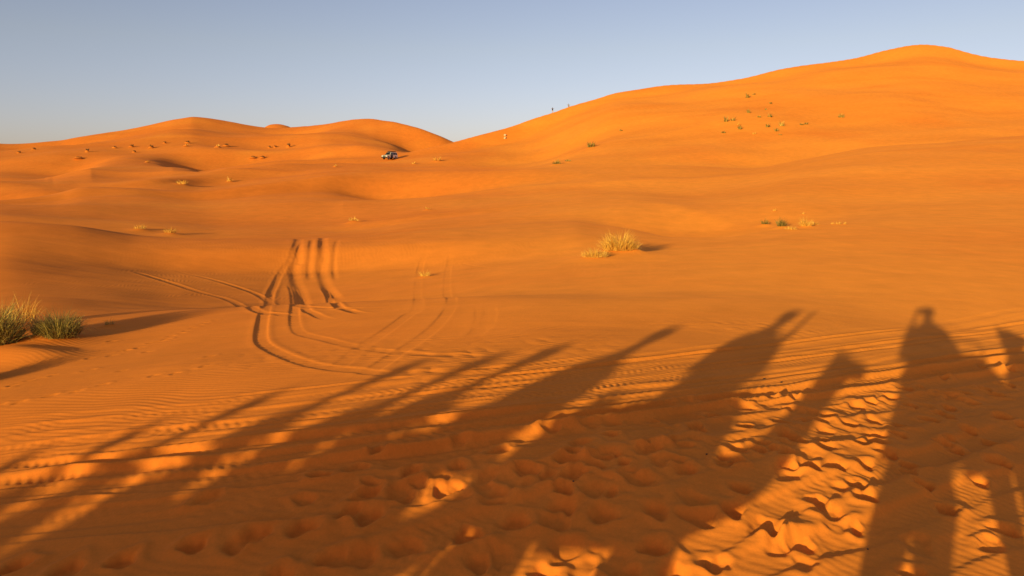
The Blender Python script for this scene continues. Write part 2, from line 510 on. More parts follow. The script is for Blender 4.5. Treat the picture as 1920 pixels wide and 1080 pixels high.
# tracks on the slope of the low dune
def pix(L):
    return [(440 + x * .2604, 430 + y * .2604) for x, y in L]
stamp_track(pix([(480, 60), (455, 130), (440, 200), (428, 280), (440, 370), (475, 460), (530, 550)]), .56, .055, .12, 0, fade=1.4, side_berm=(.4, 1.0), wob=0, bw=.12, bowl=True, rough=0)
stamp_track(pix([(640, 60), (635, 130), (630, 200), (625, 280), (645, 370), (690, 450), (750, 520)]), .54, .055, .12, 0, fade=1.4, side_berm=(.4, 1.0), wob=0, bw=.12, bowl=True, rough=0)
stamp_track(pix([(425, 400), (455, 480), (500, 555), (570, 605), (650, 640), (740, 655)]), .2, .02, .4, 0, fade=1.2, wob=0)
stamp_track(pix([(640, 420), (680, 485), (735, 540), (800, 575), (900, 600), (1000, 612)]), .2, .02, .4, 0, fade=1.2, wob=0)
stamp_track(pix([(560, 70), (545, 180), (535, 280), (545, 380)]), .35, .03, .2, 0, fade=1.4, wob=0, bowl=True)
stamp_track(pix([(745, 70), (720, 180), (715, 280), (730, 380)]), .3, .02, .2, 0, fade=1.4, wob=0, bowl=True)
stamp_track(pix([(455, 75), (520, 78), (620, 74), (730, 70)]), .2, .03, .5, .3, fade=.3)
G3 = [(470, 75), (410, 200), (340, 300), (290, 400), (255, 480), (225, 560), (205, 640), (192, 720), (190, 785), (215, 830), (300, 880), (400, 925), (560, 975), (760, 1005), (900, 1015), (1100, 1040), (1500, 1030), (1900, 985)]
stamp_track(pix(G3), .22, .013, .5, .30, .30, fade=.8, wob=0, rough=0)
G4 = [(400, 400), (425, 480), (435, 540), (430, 620), (440, 700), (480, 750), (600, 780), (800, 828), (960, 860), (1160, 885), (1400, 905), (1700, 912), (2000, 905)]
stamp_track(pix(G4), .2, .011, .5, .30, .30, fade=.8, wob=0, rough=0)
stamp_track([(245, 507), (350, 540), (440, 567), (479, 581), (518, 589), (580, 594)], .22, .011, .6, 0, fade=1.5, wob=0)
stamp_track([(320, 503), (440, 537), (492, 558), (549, 571), (596, 577), (661, 578), (760, 575)], .2, .009, .6, 0, fade=1.5, wob=0)
stamp_track([(803, 470), (790, 495), (785, 521), (783, 552), (784, 573), (765, 591), (726, 620), (674, 654), (638, 685), (590, 715)], .22, .007, .5, .15, .2, fade=1.5, wob=0)
stamp_track([(846, 470), (840, 508), (838, 545), (846, 560), (842, 581), (812, 617), (752, 659), (700, 693), (640, 728)], .22, .007, .5, .15, .2, fade=1.5, wob=0)
stamp_track([(980, 505), (930, 503), (880, 497), (855, 492)], .18, .007, .6, 0)
stamp_track([(885, 568), (905, 585), (900, 610), (880, 640)], .25, .002, .6, .5)
stamp_track([(925, 560), (915, 600), (880, 640)], .25, .002, .6, .5)

# pad prints of the camels: rows parallel to the caravan
rows = [
    [(10, 1068), (150, 1062), (250, 1052), (365, 1020), (440, 1022), (485, 998), (575, 988), (668, 958), (690, 965), (760, 932), (850, 916), (925, 908), (1000, 885), (1072, 862), (1145, 850)],
    [(1210, 842), (1285, 825), (1325, 808), (1395, 798), (1460, 787), (1520, 770), (1600, 758), (1665, 742), (1700, 730), (1765, 708)],
    [(540, 1072), (640, 1043), (692, 1035), (778, 1018), (872, 1000), (905, 1050), (985, 972), (1060, 945), (1150, 920), (1230, 905), (1300, 880), (1355, 857), (1440, 836), (1500, 828)],
    [(1080, 1033), (1130, 1050), (1135, 965), (1230, 957), (1230, 1037), (1315, 980), (1370, 950), (1395, 845), (1480, 872), (1530, 880), (1480, 815), (1640, 815)],
    [(1020, 1075), (1180, 1075), (1270, 1072), (1350, 1062), (1475, 1033), (1520, 1020), (1450, 990), (1605, 985), (1550, 952), (1620, 930), (1610, 900), (1575, 870), (1510, 930), (1400, 922)],
    [(1620, 865), (1680, 855), (1700, 870), (1660, 830), (1730, 910), (1830, 902), (1760, 950), (1770, 830), (1800, 845), (1850, 830), (1880, 872), (1820, 810), (1700, 800), (1740, 788), (1640, 790), (1600, 800)],
    [(1780, 765), (1830, 755), (1870, 740), (1810, 738), (1900, 722), (1880, 785), (1920, 800), (1890, 690), (1840, 685), (1720, 765), (1870, 1025), (1900, 1000), (1720, 1075), (1790, 745), (1760, 775)],
]
for row in rows:
    for (px, py) in row:
        p = hit(px, py) + rng.normal(0, .03, 2)
        stamp_print(p, rng.uniform(.066, .088), rng.uniform(.045, .062), .35 + rng.normal(0, .25), .28, rng.uniform(1.1, 1.45), rng.uniform(0, 1))
for k in range(22):     # loose prints filling the trodden lane
    x = rng.uniform(900, 1930)
    top = 1010 - (x - 900) * .30
    y = rng.uniform(top - 10, 1085) if rng.random() < .75 else rng.uniform(700 + (1920 - x) * .17, 1085)
    stamp_print(hit(x, y), rng.uniform(.06, .1), rng.uniform(.02, .04), .35 + rng.normal(0, .4), .22, rng.uniform(1.1, 1.6), rng.uniform(0, 1))
for row_t, xa, xb in [(.50, 980, 1300), (.62, 700, 1500), (.74, 560, 1700), (.84, 400, 1750), (.92, 500, 1300), (1.0, 700, 1500), (1.08, 900, 1600), (.66, 1300, 1900), (.8, 1500, 1920), (1.18, 1000, 1700)]:
    x = xa
    while x < xb:
        y = (797 + row_t * 215) * max(0, 1 - x / 960) + (693 + row_t * 205) * (1 - abs(x - 960) / 960) + (583 + row_t * 172) * max(0, (x - 960) / 960)
        p = hit(x, min(1085, y) + rng.uniform(-5, 5)) + rng.normal(0, .04, 2)
        if rng.random() < .38:
            stamp_print(p, rng.uniform(.045, .07), rng.uniform(.028, .045), .35 + rng.normal(0, .5), .4, rng.uniform(1.1, 1.9), rng.uniform(0, 1))
        x += rng.uniform(26, 60)
# small foot prints on the left
for (px, py) in [(8, 729), (25, 723), (42, 717), (57, 713), (72, 708), (85, 705), (100, 703), (162, 695), (172, 693), (210, 667), (232, 658), (240, 657), (262, 652), (277, 660),
                 (285, 643), (300, 640), (313, 636), (322, 630), (340, 625), (350, 620), (362, 614), (375, 609), (385, 605), (395, 602), (405, 600), (145, 734), (195, 721), (290, 704),
                 (38, 755), (97, 742), (230, 695), (385, 687), (395, 668), (0, 760), (210, 640), (170, 672), (125, 662), (330, 700)]:
    stamp_print(hit(px, py), .05, .008, .5, .4, 1.5, rng.uniform(0, 1))

# crisp crumbs and ripples in the trodden lane only
trod = np.abs(vnoise(None, .14, 31, (1.7, 1), .4)) * vnoise(None, 1.6, 32).clip(0, 1)
gxx = (GX0 + np.arange(nx, dtype=np.float32) * RES)[None, :]
gyy = (GY0 + np.arange(ny, dtype=np.float32) * RES)[:, None]
lane = 1 - sstep(9.5, 12.5, gyy - .28 * gxx + 0 * gxx)
DT += (trod * .018 * lane).astype(np.float32)
# wind ripples, very low
ph = (gxx * .35 + gyy * .94) / .085 + 1.2 * vnoise(None, .6, 33)
DT += (np.sin(2 * math.pi * ph) * .0024 * np.clip(.4 + vnoise(None, 2.2, 34), 0, 1)).astype(np.float32)
edge = sstep(GX0, GX0 + 1.5, gxx) * (1 - sstep(GX1 - 1.5, GX1, gxx)) * sstep(GY0, GY0 + .3, gyy) * (1 - sstep(GY1 - 2, GY1, gyy))
DT *= edge


def detail(x, y):
    fx, fy = (x - GX0) / RES, (y - GY0) / RES
    ok = (fx > 0) & (fy > 0) & (fx < nx - 2) & (fy < ny - 2)
    fx, fy = np.where(ok, fx, 0), np.where(ok, fy, 0)
    i, j = fx.astype(np.int32), fy.astype(np.int32)
    u, v = fx - i, fy - j
    o = DT[j, i] * (1 - u) * (1 - v) + DT[j, i + 1] * u * (1 - v) + DT[j + 1, i] * (1 - u) * v + DT[j + 1, i + 1] * u * v
    return np.where(ok, o, 0)


# mounds gathered at the foot of the plants (filled below, before the mesh is made)
PLANTS = []
#   (px, py of the foot, width px, height px, kind, label)
def plant(px, py, w, h, kind, label, mound=.12, group='desert grass tufts', n=None, lean=0.0):
    PLANTS.append(dict(px=px, py=py, w=w, h=h, kind=kind, label=label, mound=mound, group=group, n=n, lean=lean))


plant(-14, 658, 140, 88, 'mixed', 'big tall yellow-green grass clump cut by the left edge, the nearest plant', .10, n=2200)
plant(46, 612, 66, 56, 'dry', 'straw yellow upright grass clump just behind the big clump on the left', .1, n=200)
plant(116, 640, 100, 56, 'green', 'dark green spreading grass clump right of the big clump on the left', .06, n=1300)
plant(-75, 728, 120, 56, 'mixed', 'wide low grass clump just outside the left edge', .05, n=1500)
plant(84, 634, 64, 44, 'green', 'low dark olive grass clump between the two big green clumps', .1, n=500)
plant(205, 612, 26, 15, 'green', 'tiny green sprig at the right end of the left grass shadow', .04, n=50)
plant(1160, 476, 96, 40, 'dry', 'large golden dry grass tuft standing alone mid slope, its higher half', .15, n=900)
plant(1116, 485, 84, 20, 'dry', 'flattened golden dry grass spilling left from the large golden tuft', .08, n=420)
plant(1188, 470, 30, 20, 'dry', 'small dark gold grass tuft leaning into the shadow of the large golden tuft', .08, n=120)
plant(796, 520, 34, 13, 'dry', 'small pale dry twiggy tuft between two wheel ruts on the low dune face', .05, n=90)
plant(263, 432, 34, 11, 'dry', 'low yellow tuft on the left ridge line, left one of a pair', .12, n=90)
plant(320, 440, 34, 14, 'dry', 'low yellow tuft on the left ridge line, right one of a pair', .14, n=110)
plant(342, 347, 26, 10, 'dry', 'round yellow tuft with a dark shadow in the dip left of the ridge bushes', .2, n=90)
plant(431, 341, 13, 9, 'dry', 'small pale yellow tuft on the middle ridge below the dark hollow', .15, n=60)
plant(663, 418, 24, 7, 'dry', 'flat dry tuft in the sand above the deep wheel ruts', .2, n=60)
plant(802, 394, 12, 5, 'dry', 'very small pale tuft in the middle of the plain', .12, n=36)
plant(820, 303, 20, 9, 'dry', 'yellow tuft on the slope right of the off-road car', .3, n=70)
plant(776, 308, 10, 4, 'dry', 'tiny pale tuft just below the off-road car', .2, n=36)
plant(1044, 309, 20, 8, 'green', 'olive green tuft at the foot of the big dune, left one of a touching pair', .2, n=80)
plant(1065, 304, 14, 4, 'mixed', 'olive tuft at the foot of the big dune, right one of a touching pair', .2, n=60)
plant(1108, 277, 17, 12, 'green', 'single dark green tuft low on the left flank of the big dune', .2, n=80)
plant(1164, 246, 8, 4, 'green', 'tiny dark tuft alone between the flank tuft and the dune top', .1, n=36)
plant(1434, 424, 20, 12, 'green', 'dark green tuft leftmost in the row at the valley edge on the right', .15, n=100)
plant(1465, 428, 24, 18, 'green', 'tallest dark green tuft of the row at the valley edge on the right', .15, n=160)
plant(1482, 432, 34, 9, 'dry', 'bright yellow grass in front of the tallest dark green tuft on the right', .05, n=120)
plant(1510, 427, 34, 18, 'dry', 'tall bright yellow grass clump of the row at the valley edge on the right', .1, n=200)
plant(1528, 423, 18, 9, 'dry', 'small yellow grass clump at the right end of the touching row', .05, n=70)
plant(1561, 421, 9, 5, 'dry', 'tiny yellow tuft set apart right of the row, leftmost of three', .03, n=30)
plant(1572, 421, 15, 6, 'dry', 'low yellow tuft set apart right of the row, middle one of three', .03, n=50)
plant(1584, 421, 9, 5, 'dry', 'tiny yellow tuft set apart right of the row, rightmost of three', .03, n=30)
plant(1452, 396, 8, 5, 'dry', 'tiny pale tuft above the leftmost green tuft of the right hand row', .05, n=30)
plant(1506, 402, 6, 4, 'dry', 'speck of dry grass above the tall yellow clump on the right', .05, n=24)
G1 = 'dark tufts scattered high on the big dune'
for (px, py, w, h, k, lb) in [
    (1402, 184, 9, 8, 'green', 'curved dark tuft, highest of the scatter on the big dune'),
    (1414, 178, 10, 3, 'green', 'thin dark tuft just right of the highest one on the big dune'),
    (1445, 195, 6, 4, 'green', 'little dark tuft upper right in the scatter on the big dune'),
    (1404, 212, 7, 7, 'green', 'small dark tuft below the highest one on the big dune'),
    (1436, 206, 4, 3, 'green', 'faint speck of a tuft in the middle of the scatter on the big dune'),
    (1443, 220, 10, 7, 'green', 'round olive tuft in the middle of the scatter on the big dune'),
    (1423, 221, 8, 4, 'green', 'flat brown tuft left of the round olive one on the big dune'),
    (1374, 227, 12, 8, 'green', 'wide dark tuft at the left of the scatter, right one of a close pair'),
    (1361, 229, 9, 10, 'green', 'dark tuft at the left of the scatter, left one of a close pair'),
    (1387, 243, 8, 9, 'green', 'dark tuft right below the close pair on the big dune'),
    (1383, 235, 7, 4, 'dry', 'pale thin tuft touching the top of the dark one below the close pair'),
    (1356, 250, 8, 5, 'green', 'dark tuft lowest at the left of the scatter on the big dune'),
    (1439, 239, 9, 7, 'green', 'dark slanted tuft below the round olive one on the big dune'),
    (1465, 237, 13, 9, 'mixed', 'largest olive tuft of the scatter on the big dune'),
    (1455, 247, 8, 7, 'green', 'olive tuft below and left of the largest olive one on the big dune'),
    (1463, 254, 8, 3, 'green', 'flat dark tuft lowest at the right of the scatter on the big dune'),
    (1503, 235, 8, 4, 'green', 'dark tuft, left half of the last pair at the right of the scatter'),
    (1512, 234, 10, 5, 'green', 'dark tuft, right half of the last pair at the right of the scatter'),
    (1414, 252, 7, 4, 'dry', 'pale speck of grass below the middle of the scatter on the big dune'),
    (1577, 221, 11, 8, 'green', 'single dark tuft alone far right on the big dune'),
]:
    plant(px, py, w, h, k, lb, .15, G1, n=46)
G2 = 'tufts dotted over the far left dune'
for (px, py, w, h, k, lb) in [
    (352, 269, 8, 4, 'dark', 'dark tuft highest on the far left dune, under its summit'),
    (349, 275, 8, 3, 'dry', 'pale tuft just below the highest dark one on the far left dune'),
    (309, 269, 5, 3, 'dark', 'faint tuft left of the highest one on the far left dune'),
    (284, 278, 9, 5, 'dark', 'distinct round dark tuft on the left flank of the far left dune'),
    (247, 276, 8, 4, 'dark', 'tuft left of the distinct round one on the far left dune, upper of two'),
    (252, 286, 5, 3, 'dark', 'tuft left of the distinct round one on the far left dune, lower of two'),
    (215, 278, 6, 3, 'dark', 'small tuft further left on the far left dune'),
    (164, 285, 6, 5, 'dark', 'dark tuft low at the left on the far left dune, upper right of two'),
    (148, 298, 13, 3, 'dark', 'flat tuft low at the left on the far left dune, lower left of two'),
    (64, 281, 6, 3, 'dark', 'faint tuft near the left hollow, right one'),
    (36, 287, 6, 3, 'dark', 'faint tuft near the left hollow, left one'),
    (408, 277, 9, 4, 'dry', 'pale tuft of the pair right of the summit of the far left dune'),
    (424, 275, 9, 4, 'dark', 'dark tuft of the pair right of the summit of the far left dune'),
    (276, 305, 7, 2, 'dry', 'thin pale tuft at the foot of the far left dune'),
    (474, 297, 10, 3, 'dark', 'flat tuft above the dark hollow, left one of a pair'),
    (492, 297, 8, 4, 'dark', 'round tuft above the dark hollow, right one of a pair'),
    (505, 277, 5, 3, 'dark', 'small tuft between the two far summits, lower left one'),
    (516, 276, 5, 3, 'dark', 'small tuft between the two far summits, middle one'),
    (541, 276, 6, 6, 'dark', 'upright tuft between the two far summits, rightmost one'),
    (628, 313, 6, 3, 'dry', 'pale speck of grass on the ridge left of the off-road car'),
]:
    plant(px, py, w, h, k, lb, .35, G2, n=46)

for P in PLANTS:
    p = hit(P['px'], P['py'])
    d = float(np.hypot(*p))
    P['pos'] = p
    P['ppm'] = d / math.hypot(F, P['px'] - CX)      # metres per pixel there
    P['wm'], P['hm'] = P['w'] * P['ppm'], P['h'] * P['ppm']
    s = max(P['wm'] * .42, .12)
    q = ((X - p[0]) ** 2 + (Y - p[1]) ** 2) / s ** 2
    Z += min(P['mound'], P['wm'] * .22) * np.exp(-0.5 * np.minimum(q, 60))
# sand heap in front of the big clump, and the trodden bank that throws the shadow on the lower left
for (px, py, sx, sy, h) in [(15, 668, .45, .3, .13), (80, 668, .35, .25, .08)]:
    Z += gbump(px, py, sx, sy, h)

ZD = Z + detail(X, Y)

# ------------------------------------------------------------------ materials
def mat(name, color, rough=.8, noise=0.0, nscale=8.0, color2=None, metallic=0.0, spec=.3):
    m = bpy.data.materials.new(name)
    m.use_nodes = True
    nt = m.node_tree
    b = nt.nodes['Principled BSDF']
    b.inputs['Roughness'].default_value = rough
    b.inputs['Metallic'].default_value = metallic
    b.inputs['Specular IOR Level'].default_value = spec
    tc = nt.nodes.new('ShaderNodeTexCoord')
    n = nt.nodes.new('ShaderNodeTexNoise')
    n.inputs['Scale'].default_value = nscale
    n.inputs['Detail'].default_value = 5
    nt.links.new(tc.outputs['Object'], n.inputs['Vector'])
    r_ = nt.nodes.new('ShaderNodeValToRGB')
    c2 = color2 or tuple(c * (1 - noise) for c in color)
    r_.color_ramp.elements[0].position = .3
    r_.color_ramp.elements[1].position = .7
    r_.color_ramp.elements[0].color = (*c2, 1)
    r_.color_ramp.elements[1].color = (*color, 1)
    nt.links.new(n.outputs['Fac'], r_.inputs['Fac'])
    nt.links.new(r_.outputs['Color'], b.inputs['Base Color'])
    return m


def sand_material():
    m = bpy.data.materials.new('sand')
    m.use_nodes = True
    nt = m.node_tree
    N, Lk = nt.nodes, nt.links
    b = N['Principled BSDF']
    b.inputs['Roughness'].default_value = 1.0
    b.inputs['Specular IOR Level'].default_value = .05
    b.inputs['Diffuse Roughness'].default_value = .33
    geo = N.new('ShaderNodeNewGeometry')
    # broad colour drift
    n1 = N.new('ShaderNodeTexNoise')
    n1.inputs['Scale'].default_value = .05
    n1.inputs['Detail'].default_value = 5
    Lk.new(geo.outputs['Position'], n1.inputs['Vector'])
    r1 = N.new('ShaderNodeValToRGB')
    r1.color_ramp.elements[0].position, r1.color_ramp.elements[1].position = .35, .68
    r1.color_ramp.elements[0].color = (*SAND_A, 1)
    r1.color_ramp.elements[1].color = (*SAND_B, 1)
    sx = N.new('ShaderNodeSeparateXYZ')
    Lk.new(geo.outputs['Position'], sx.inputs['Vector'])
    gr = N.new('ShaderNodeMapRange')
    gr.inputs['From Min'].default_value, gr.inputs['From Max'].default_value = -14, 10
    gr.inputs['To Min'].default_value, gr.inputs['To Max'].default_value = -.16, .2
    Lk.new(sx.outputs['X'], gr.inputs['Value'])
    ad = N.new('ShaderNodeMath')
    Lk.new(n1.outputs['Fac'], ad.inputs[0])
    Lk.new(gr.outputs['Result'], ad.inputs[1])
    Lk.new(ad.outputs['Value'], r1.inputs['Fac'])
    # grain speckle, darker crumbs
    n2 = N.new('ShaderNodeTexNoise')
    n2.inputs['Scale'].default_value = 38
    n2.inputs['Detail'].default_value = 8
    n2.inputs['Roughness'].default_value = .8
    Lk.new(geo.outputs['Position'], n2.inputs['Vector'])
    mr = N.new('ShaderNodeMapRange')
    mr.inputs['From Min'].default_value, mr.inputs['From Max'].default_value = .25, .75
    mr.inputs['To Min'].default_value, mr.inputs['To Max'].default_value = .86, 1.1
    Lk.new(n2.outputs['Fac'], mr.inputs['Value'])
    mx = N.new('ShaderNodeMix')
    mx.data_type = 'RGBA'
    mx.blend_type = 'MULTIPLY'
    mx.inputs['Factor'].default_value = 1
    Lk.new(r1.outputs['Color'], mx.inputs['A'])
    Lk.new(mr.outputs['Result'], mx.inputs['B'])
    n5 = N.new('ShaderNodeTexNoise')
    n5.inputs['Scale'].default_value = .9
    n5.inputs['Detail'].default_value = 7
    n5.inputs['Roughness'].default_value = .65
    Lk.new(geo.outputs['Position'], n5.inputs['Vector'])
    mr5 = N.new('ShaderNodeMapRange')
    mr5.inputs['From Min'].default_value, mr5.inputs['From Max'].default_value = .3, .7
    mr5.inputs['To Min'].default_value, mr5.inputs['To Max'].default_value = .90, 1.06
    Lk.new(n5.outputs['Fac'], mr5.inputs['Value'])
    mx5 = N.new('ShaderNodeMix')
    mx5.data_type = 'RGBA'
    mx5.blend_type = 'MULTIPLY'
    mx5.inputs['Factor'].default_value = 1
    Lk.new(mx.outputs['Result'], mx5.inputs['A'])
    Lk.new(mr5.outputs['Result'], mx5.inputs['B'])
    # long stretched tone bands: shading of the dune ridges put into the colour
    mp6 = N.new('ShaderNodeMapping')
    mp6.inputs['Rotation'].default_value = (0, 0, .12)
    mp6.inputs['Scale'].default_value = (.018, .075, .12)
    Lk.new(geo.outputs['Position'], mp6.inputs['Vector'])
    n6 = N.new('ShaderNodeTexNoise')
    n6.inputs['Scale'].default_value = 1.0
    n6.inputs['Detail'].default_value = 7
    n6.inputs['Roughness'].default_value = .55
    n6.inputs['Distortion'].default_value = .6
    Lk.new(mp6.outputs['Vector'], n6.inputs['Vector'])
    r6 = N.new('ShaderNodeValToRGB')
    r6.color_ramp.elements[0].position, r6.color_ramp.elements[1].position = .36, .62
    r6.color_ramp.elements[0].color = (.93, .89, .87, 1)
    r6.color_ramp.elements[1].color = (1.02, 1.02, 1.0, 1)
    Lk.new(n6.outputs['Fac'], r6.inputs['Fac'])
    mx6 = N.new('ShaderNodeMix')
    mx6.data_type = 'RGBA'
    mx6.blend_type = 'MULTIPLY'
    mx6.inputs['Factor'].default_value = 1
    Lk.new(mx5.outputs['Result'], mx6.inputs['A'])
    Lk.new(r6.outputs['Color'], mx6.inputs['B'])
    Lk.new(mx6.outputs['Result'], b.inputs['Base Color'])
    # bump: grain
    bp1 = N.new('ShaderNodeBump')
    bp1.inputs['Strength'].default_value = .25
    bp1.inputs['Distance'].default_value = .004
    n3 = N.new('ShaderNodeTexNoise')
    n3.inputs['Scale'].default_value = 90
    n3.inputs['Detail'].default_value = 4
    Lk.new(geo.outputs['Position'], n3.inputs['Vector'])
    Lk.new(n3.outputs['Fac'], bp1.inputs['Height'])
    # long low wind streaks on the dunes
    mp = N.new('ShaderNodeMapping')
    mp.inputs['Rotation'].default_value = (0, 0, .35)
    mp.inputs['Scale'].default_value = (.12, .9, .3)
    Lk.new(geo.outputs['Position'], mp.inputs['Vector'])
    n4 = N.new('ShaderNodeTexNoise')
    n4.inputs['Scale'].default_value = 1.0
    n4.inputs['Detail'].default_value = 6
    n4.inputs['Roughness'].default_value = .6
    Lk.new(mp.outputs['Vector'], n4.inputs['Vector'])
    bp2 = N.new('ShaderNodeBump')
    bp2.inputs['Strength'].default_value = .6
    bp2.inputs['Distance'].default_value = .06
    Lk.new(n4.outputs['Fac'], bp2.inputs['Height'])
    Lk.new(bp1.outputs['Normal'], bp2.inputs['Normal'])
    Lk.new(bp2.outputs['Normal'], b.inputs['Normal'])
    return m


SAND_A = (.80, .222, .028)
SAND_B = (.86, .275, .034)
M_SAND = sand_material()
M_DRY = mat('dry_grass', (.85, .46, .06), .7, color2=(.60, .27, .03), nscale=5)
M_GREEN = mat('green_grass', (.42, .30, .07), .7, color2=(.14, .11, .03), nscale=5)
M_MIX = mat('straw_green_grass', (.55, .38, .07), .7, color2=(.16, .14, .03), nscale=6)
M_DARK = mat('brown_grass', (.16, .09, .025), .8, color2=(.09, .05, .02), nscale=3)


# ------------------------------------------------------------------ build ground meshes
def mesh_grid(name, i_lo, i_hi, cap=False):
    rows = slice(i_lo, i_hi + 1)
    n = i_hi - i_lo + 1
    co = np.stack([X[rows], Y[rows], ZD[rows]], -1).reshape(-1, 3)
    nv = len(co)
    base = np.arange(n - 1)[:, None] * NA
    j = np.arange(NA)[None, :]
    j2 = (j + 1) % NA
    f = np.stack([base + j, base + j2, base + NA + j2, base + NA + j], -1).reshape(-1, 4)[:, ::-1]
    verts = co
    loops = f.reshape(-1)
    starts = np.arange(len(f)) * 4
    totals = np.full(len(f), 4)
    if cap:
        verts = np.vstack([co, [[0, 0, float(ZD[i_lo].mean())]]])
        tri = np.stack([np.full(NA, nv), (np.arange(NA) + 1) % NA, np.arange(NA)], -1)
        starts = np.concatenate([starts, len(loops) + np.arange(NA) * 3])
        totals = np.concatenate([totals, np.full(NA, 3)])
        loops = np.concatenate([loops, tri.reshape(-1)])
    me = bpy.data.meshes.new(name)
    me.vertices.add(len(verts))
    me.vertices.foreach_set('co', verts.astype(np.float32).ravel())
    me.loops.add(len(loops))
    me.loops.foreach_set('vertex_index', loops.astype(np.int32))
    me.polygons.add(len(starts))
    me.polygons.foreach_set('loop_start', starts.astype(np.int32))
    me.polygons.foreach_set('loop_total', totals.astype(np.int32))
    me.update(calc_edges=True)
    me.shade_smooth()
    me.materials.append(M_SAND)
    o = bpy.data.objects.new(name, me)
    col.objects.link(o)
    o['kind'] = 'structure'
    return o


g = mesh_grid('sand_ground', 0, NR - 1, cap=True)
nrm = np.zeros(3)
print('ground normal z', g.data.polygons[5000].normal.z, 'verts', len(g.data.vertices))

ZD_ok = True


def gz(x, y):
    return float(grid_interp(ZD, x, y))


# ------------------------------------------------------------------ helpers for things
def link_mesh(name, me, parent=None, m=None, smooth_=False):
    if m is not None:
        me.materials.clear()
        me.materials.append(m)
    if smooth_:
        me.shade_smooth()
    o = bpy.data.objects.new(name, me)
    col.objects.link(o)
    if parent is not None:
        o.parent = parent
    return o


def py_mesh(name, v, f, smooth_=True):
    me = bpy.data.meshes.new(name)
    me.from_pydata(v, [], f)
    me.update()
    if smooth_:
        me.shade_smooth()
    return me


def thing(name, label, cat, loc=(0, 0, 0), rz=0.0, group=None):
    o = bpy.data.objects.new(name, None)
    col.objects.link(o)
    o.location = loc
    o.rotation_euler = (0, 0, rz)
    o['label'], o['category'] = label, cat
    if group:
        o['group'] = group
    return o


def tag(o, label, cat, group=None):
    o['label'], o['category'] = label, cat
    if group:
        o['group'] = group


# ------------------------------------------------------------------ plants
def tuft_mesh(w, h, n, kind, rs, lean=0.0, minw=.004):
    verts, faces = [], []
    for _ in range(n):
        a = rs.uniform(0, 2 * math.pi)
        rad = w * .30 * math.sqrt(rs.random())
        bx, by = rad * math.cos(a), rad * math.sin(a)
        oa = a + rs.gauss(0, .5)
        ln = h * (0.35 + .8 * rs.random() ** .8) * (1.0 - .45 * (rad / (w * .3)) ** 2)
        spread = rs.uniform(.05, 1.0) * (.3 + .8 * rad / (w * .3)) * min(1.0, w / h * .6)
        wd = max(minw, h * .006) * rs.uniform(.7, 1.5)
        phi = spread
        bend = rs.uniform(.1, 1.5) * min(1.0, w / h * .6)
        cx_, cz_ = 0.0, -.02 * h
        tw_ = rs.gauss(0, .25)
        pts = []
        for k in range(5):
            pts.append((bx + math.cos(oa + tw_ * k / 4) * cx_ + ln * lean * (k / 4) ** 2, by + math.sin(oa + tw_ * k / 4) * cx_, cz_))
            cx_ += ln / 4 * math.sin(phi)
            cz_ += ln / 4 * math.cos(phi)
            phi += bend / 4 * (1 + .5 * k)
        sa = rs.uniform(0, math.pi)
        sx, sy = math.cos(sa) * wd, math.sin(sa) * wd
        b0 = len(verts)
        for k, p in enumerate(pts):
            s = (1, .95, .75, .5, .06)[k]
            verts += [(p[0] - sx * s, p[1] - sy * s, p[2]), (p[0] + sx * s, p[1] + sy * s, p[2])]
        for k in range(4):
            q = b0 + 2 * k
            faces.append((q, q + 1, q + 3, q + 2))
    me = bpy.data.meshes.new('grass_blades')
    me.from_pydata(verts, [], faces)
    me.update()
    return me


def grass_mat(name, c_lo, c_mid, c_hi):
    m = bpy.data.materials.new(name)
    m.use_nodes = True
    nt = m.node_tree
    b = nt.nodes['Principled BSDF']
    b.inputs['Roughness'].default_value = .65
    b.inputs['Specular IOR Level'].default_value = .3
    g_ = nt.nodes.new('ShaderNodeNewGeometry')
    r_ = nt.nodes.new('ShaderNodeValToRGB')
    r_.color_ramp.elements[0].color = (*c_lo, 1)
    r_.color_ramp.elements[1].color = (*c_hi, 1)
    k_ = r_.color_ramp.elements.new(.5)
    k_.color = (*c_mid, 1)
    nt.links.new(g_.outputs['Random Per Island'], r_.inputs['Fac'])
    nt.links.new(r_.outputs['Color'], b.inputs['Base Color'])
    return m


M_DRY = grass_mat('dry_grass', (.55, .22, .03), (.88, .46, .06), (.95, .60, .12))
M_GREEN = grass_mat('green_grass', (.07, .055, .014), (.26, .18, .035), (.66, .44, .09))
M_MIX = grass_mat('straw_green_grass', (.08, .06, .016), (.42, .28, .05), (.90, .60, .13))
M_DARK = grass_mat('brown_grass', (.08, .045, .015), (.16, .08, .025), (.34, .18, .05))

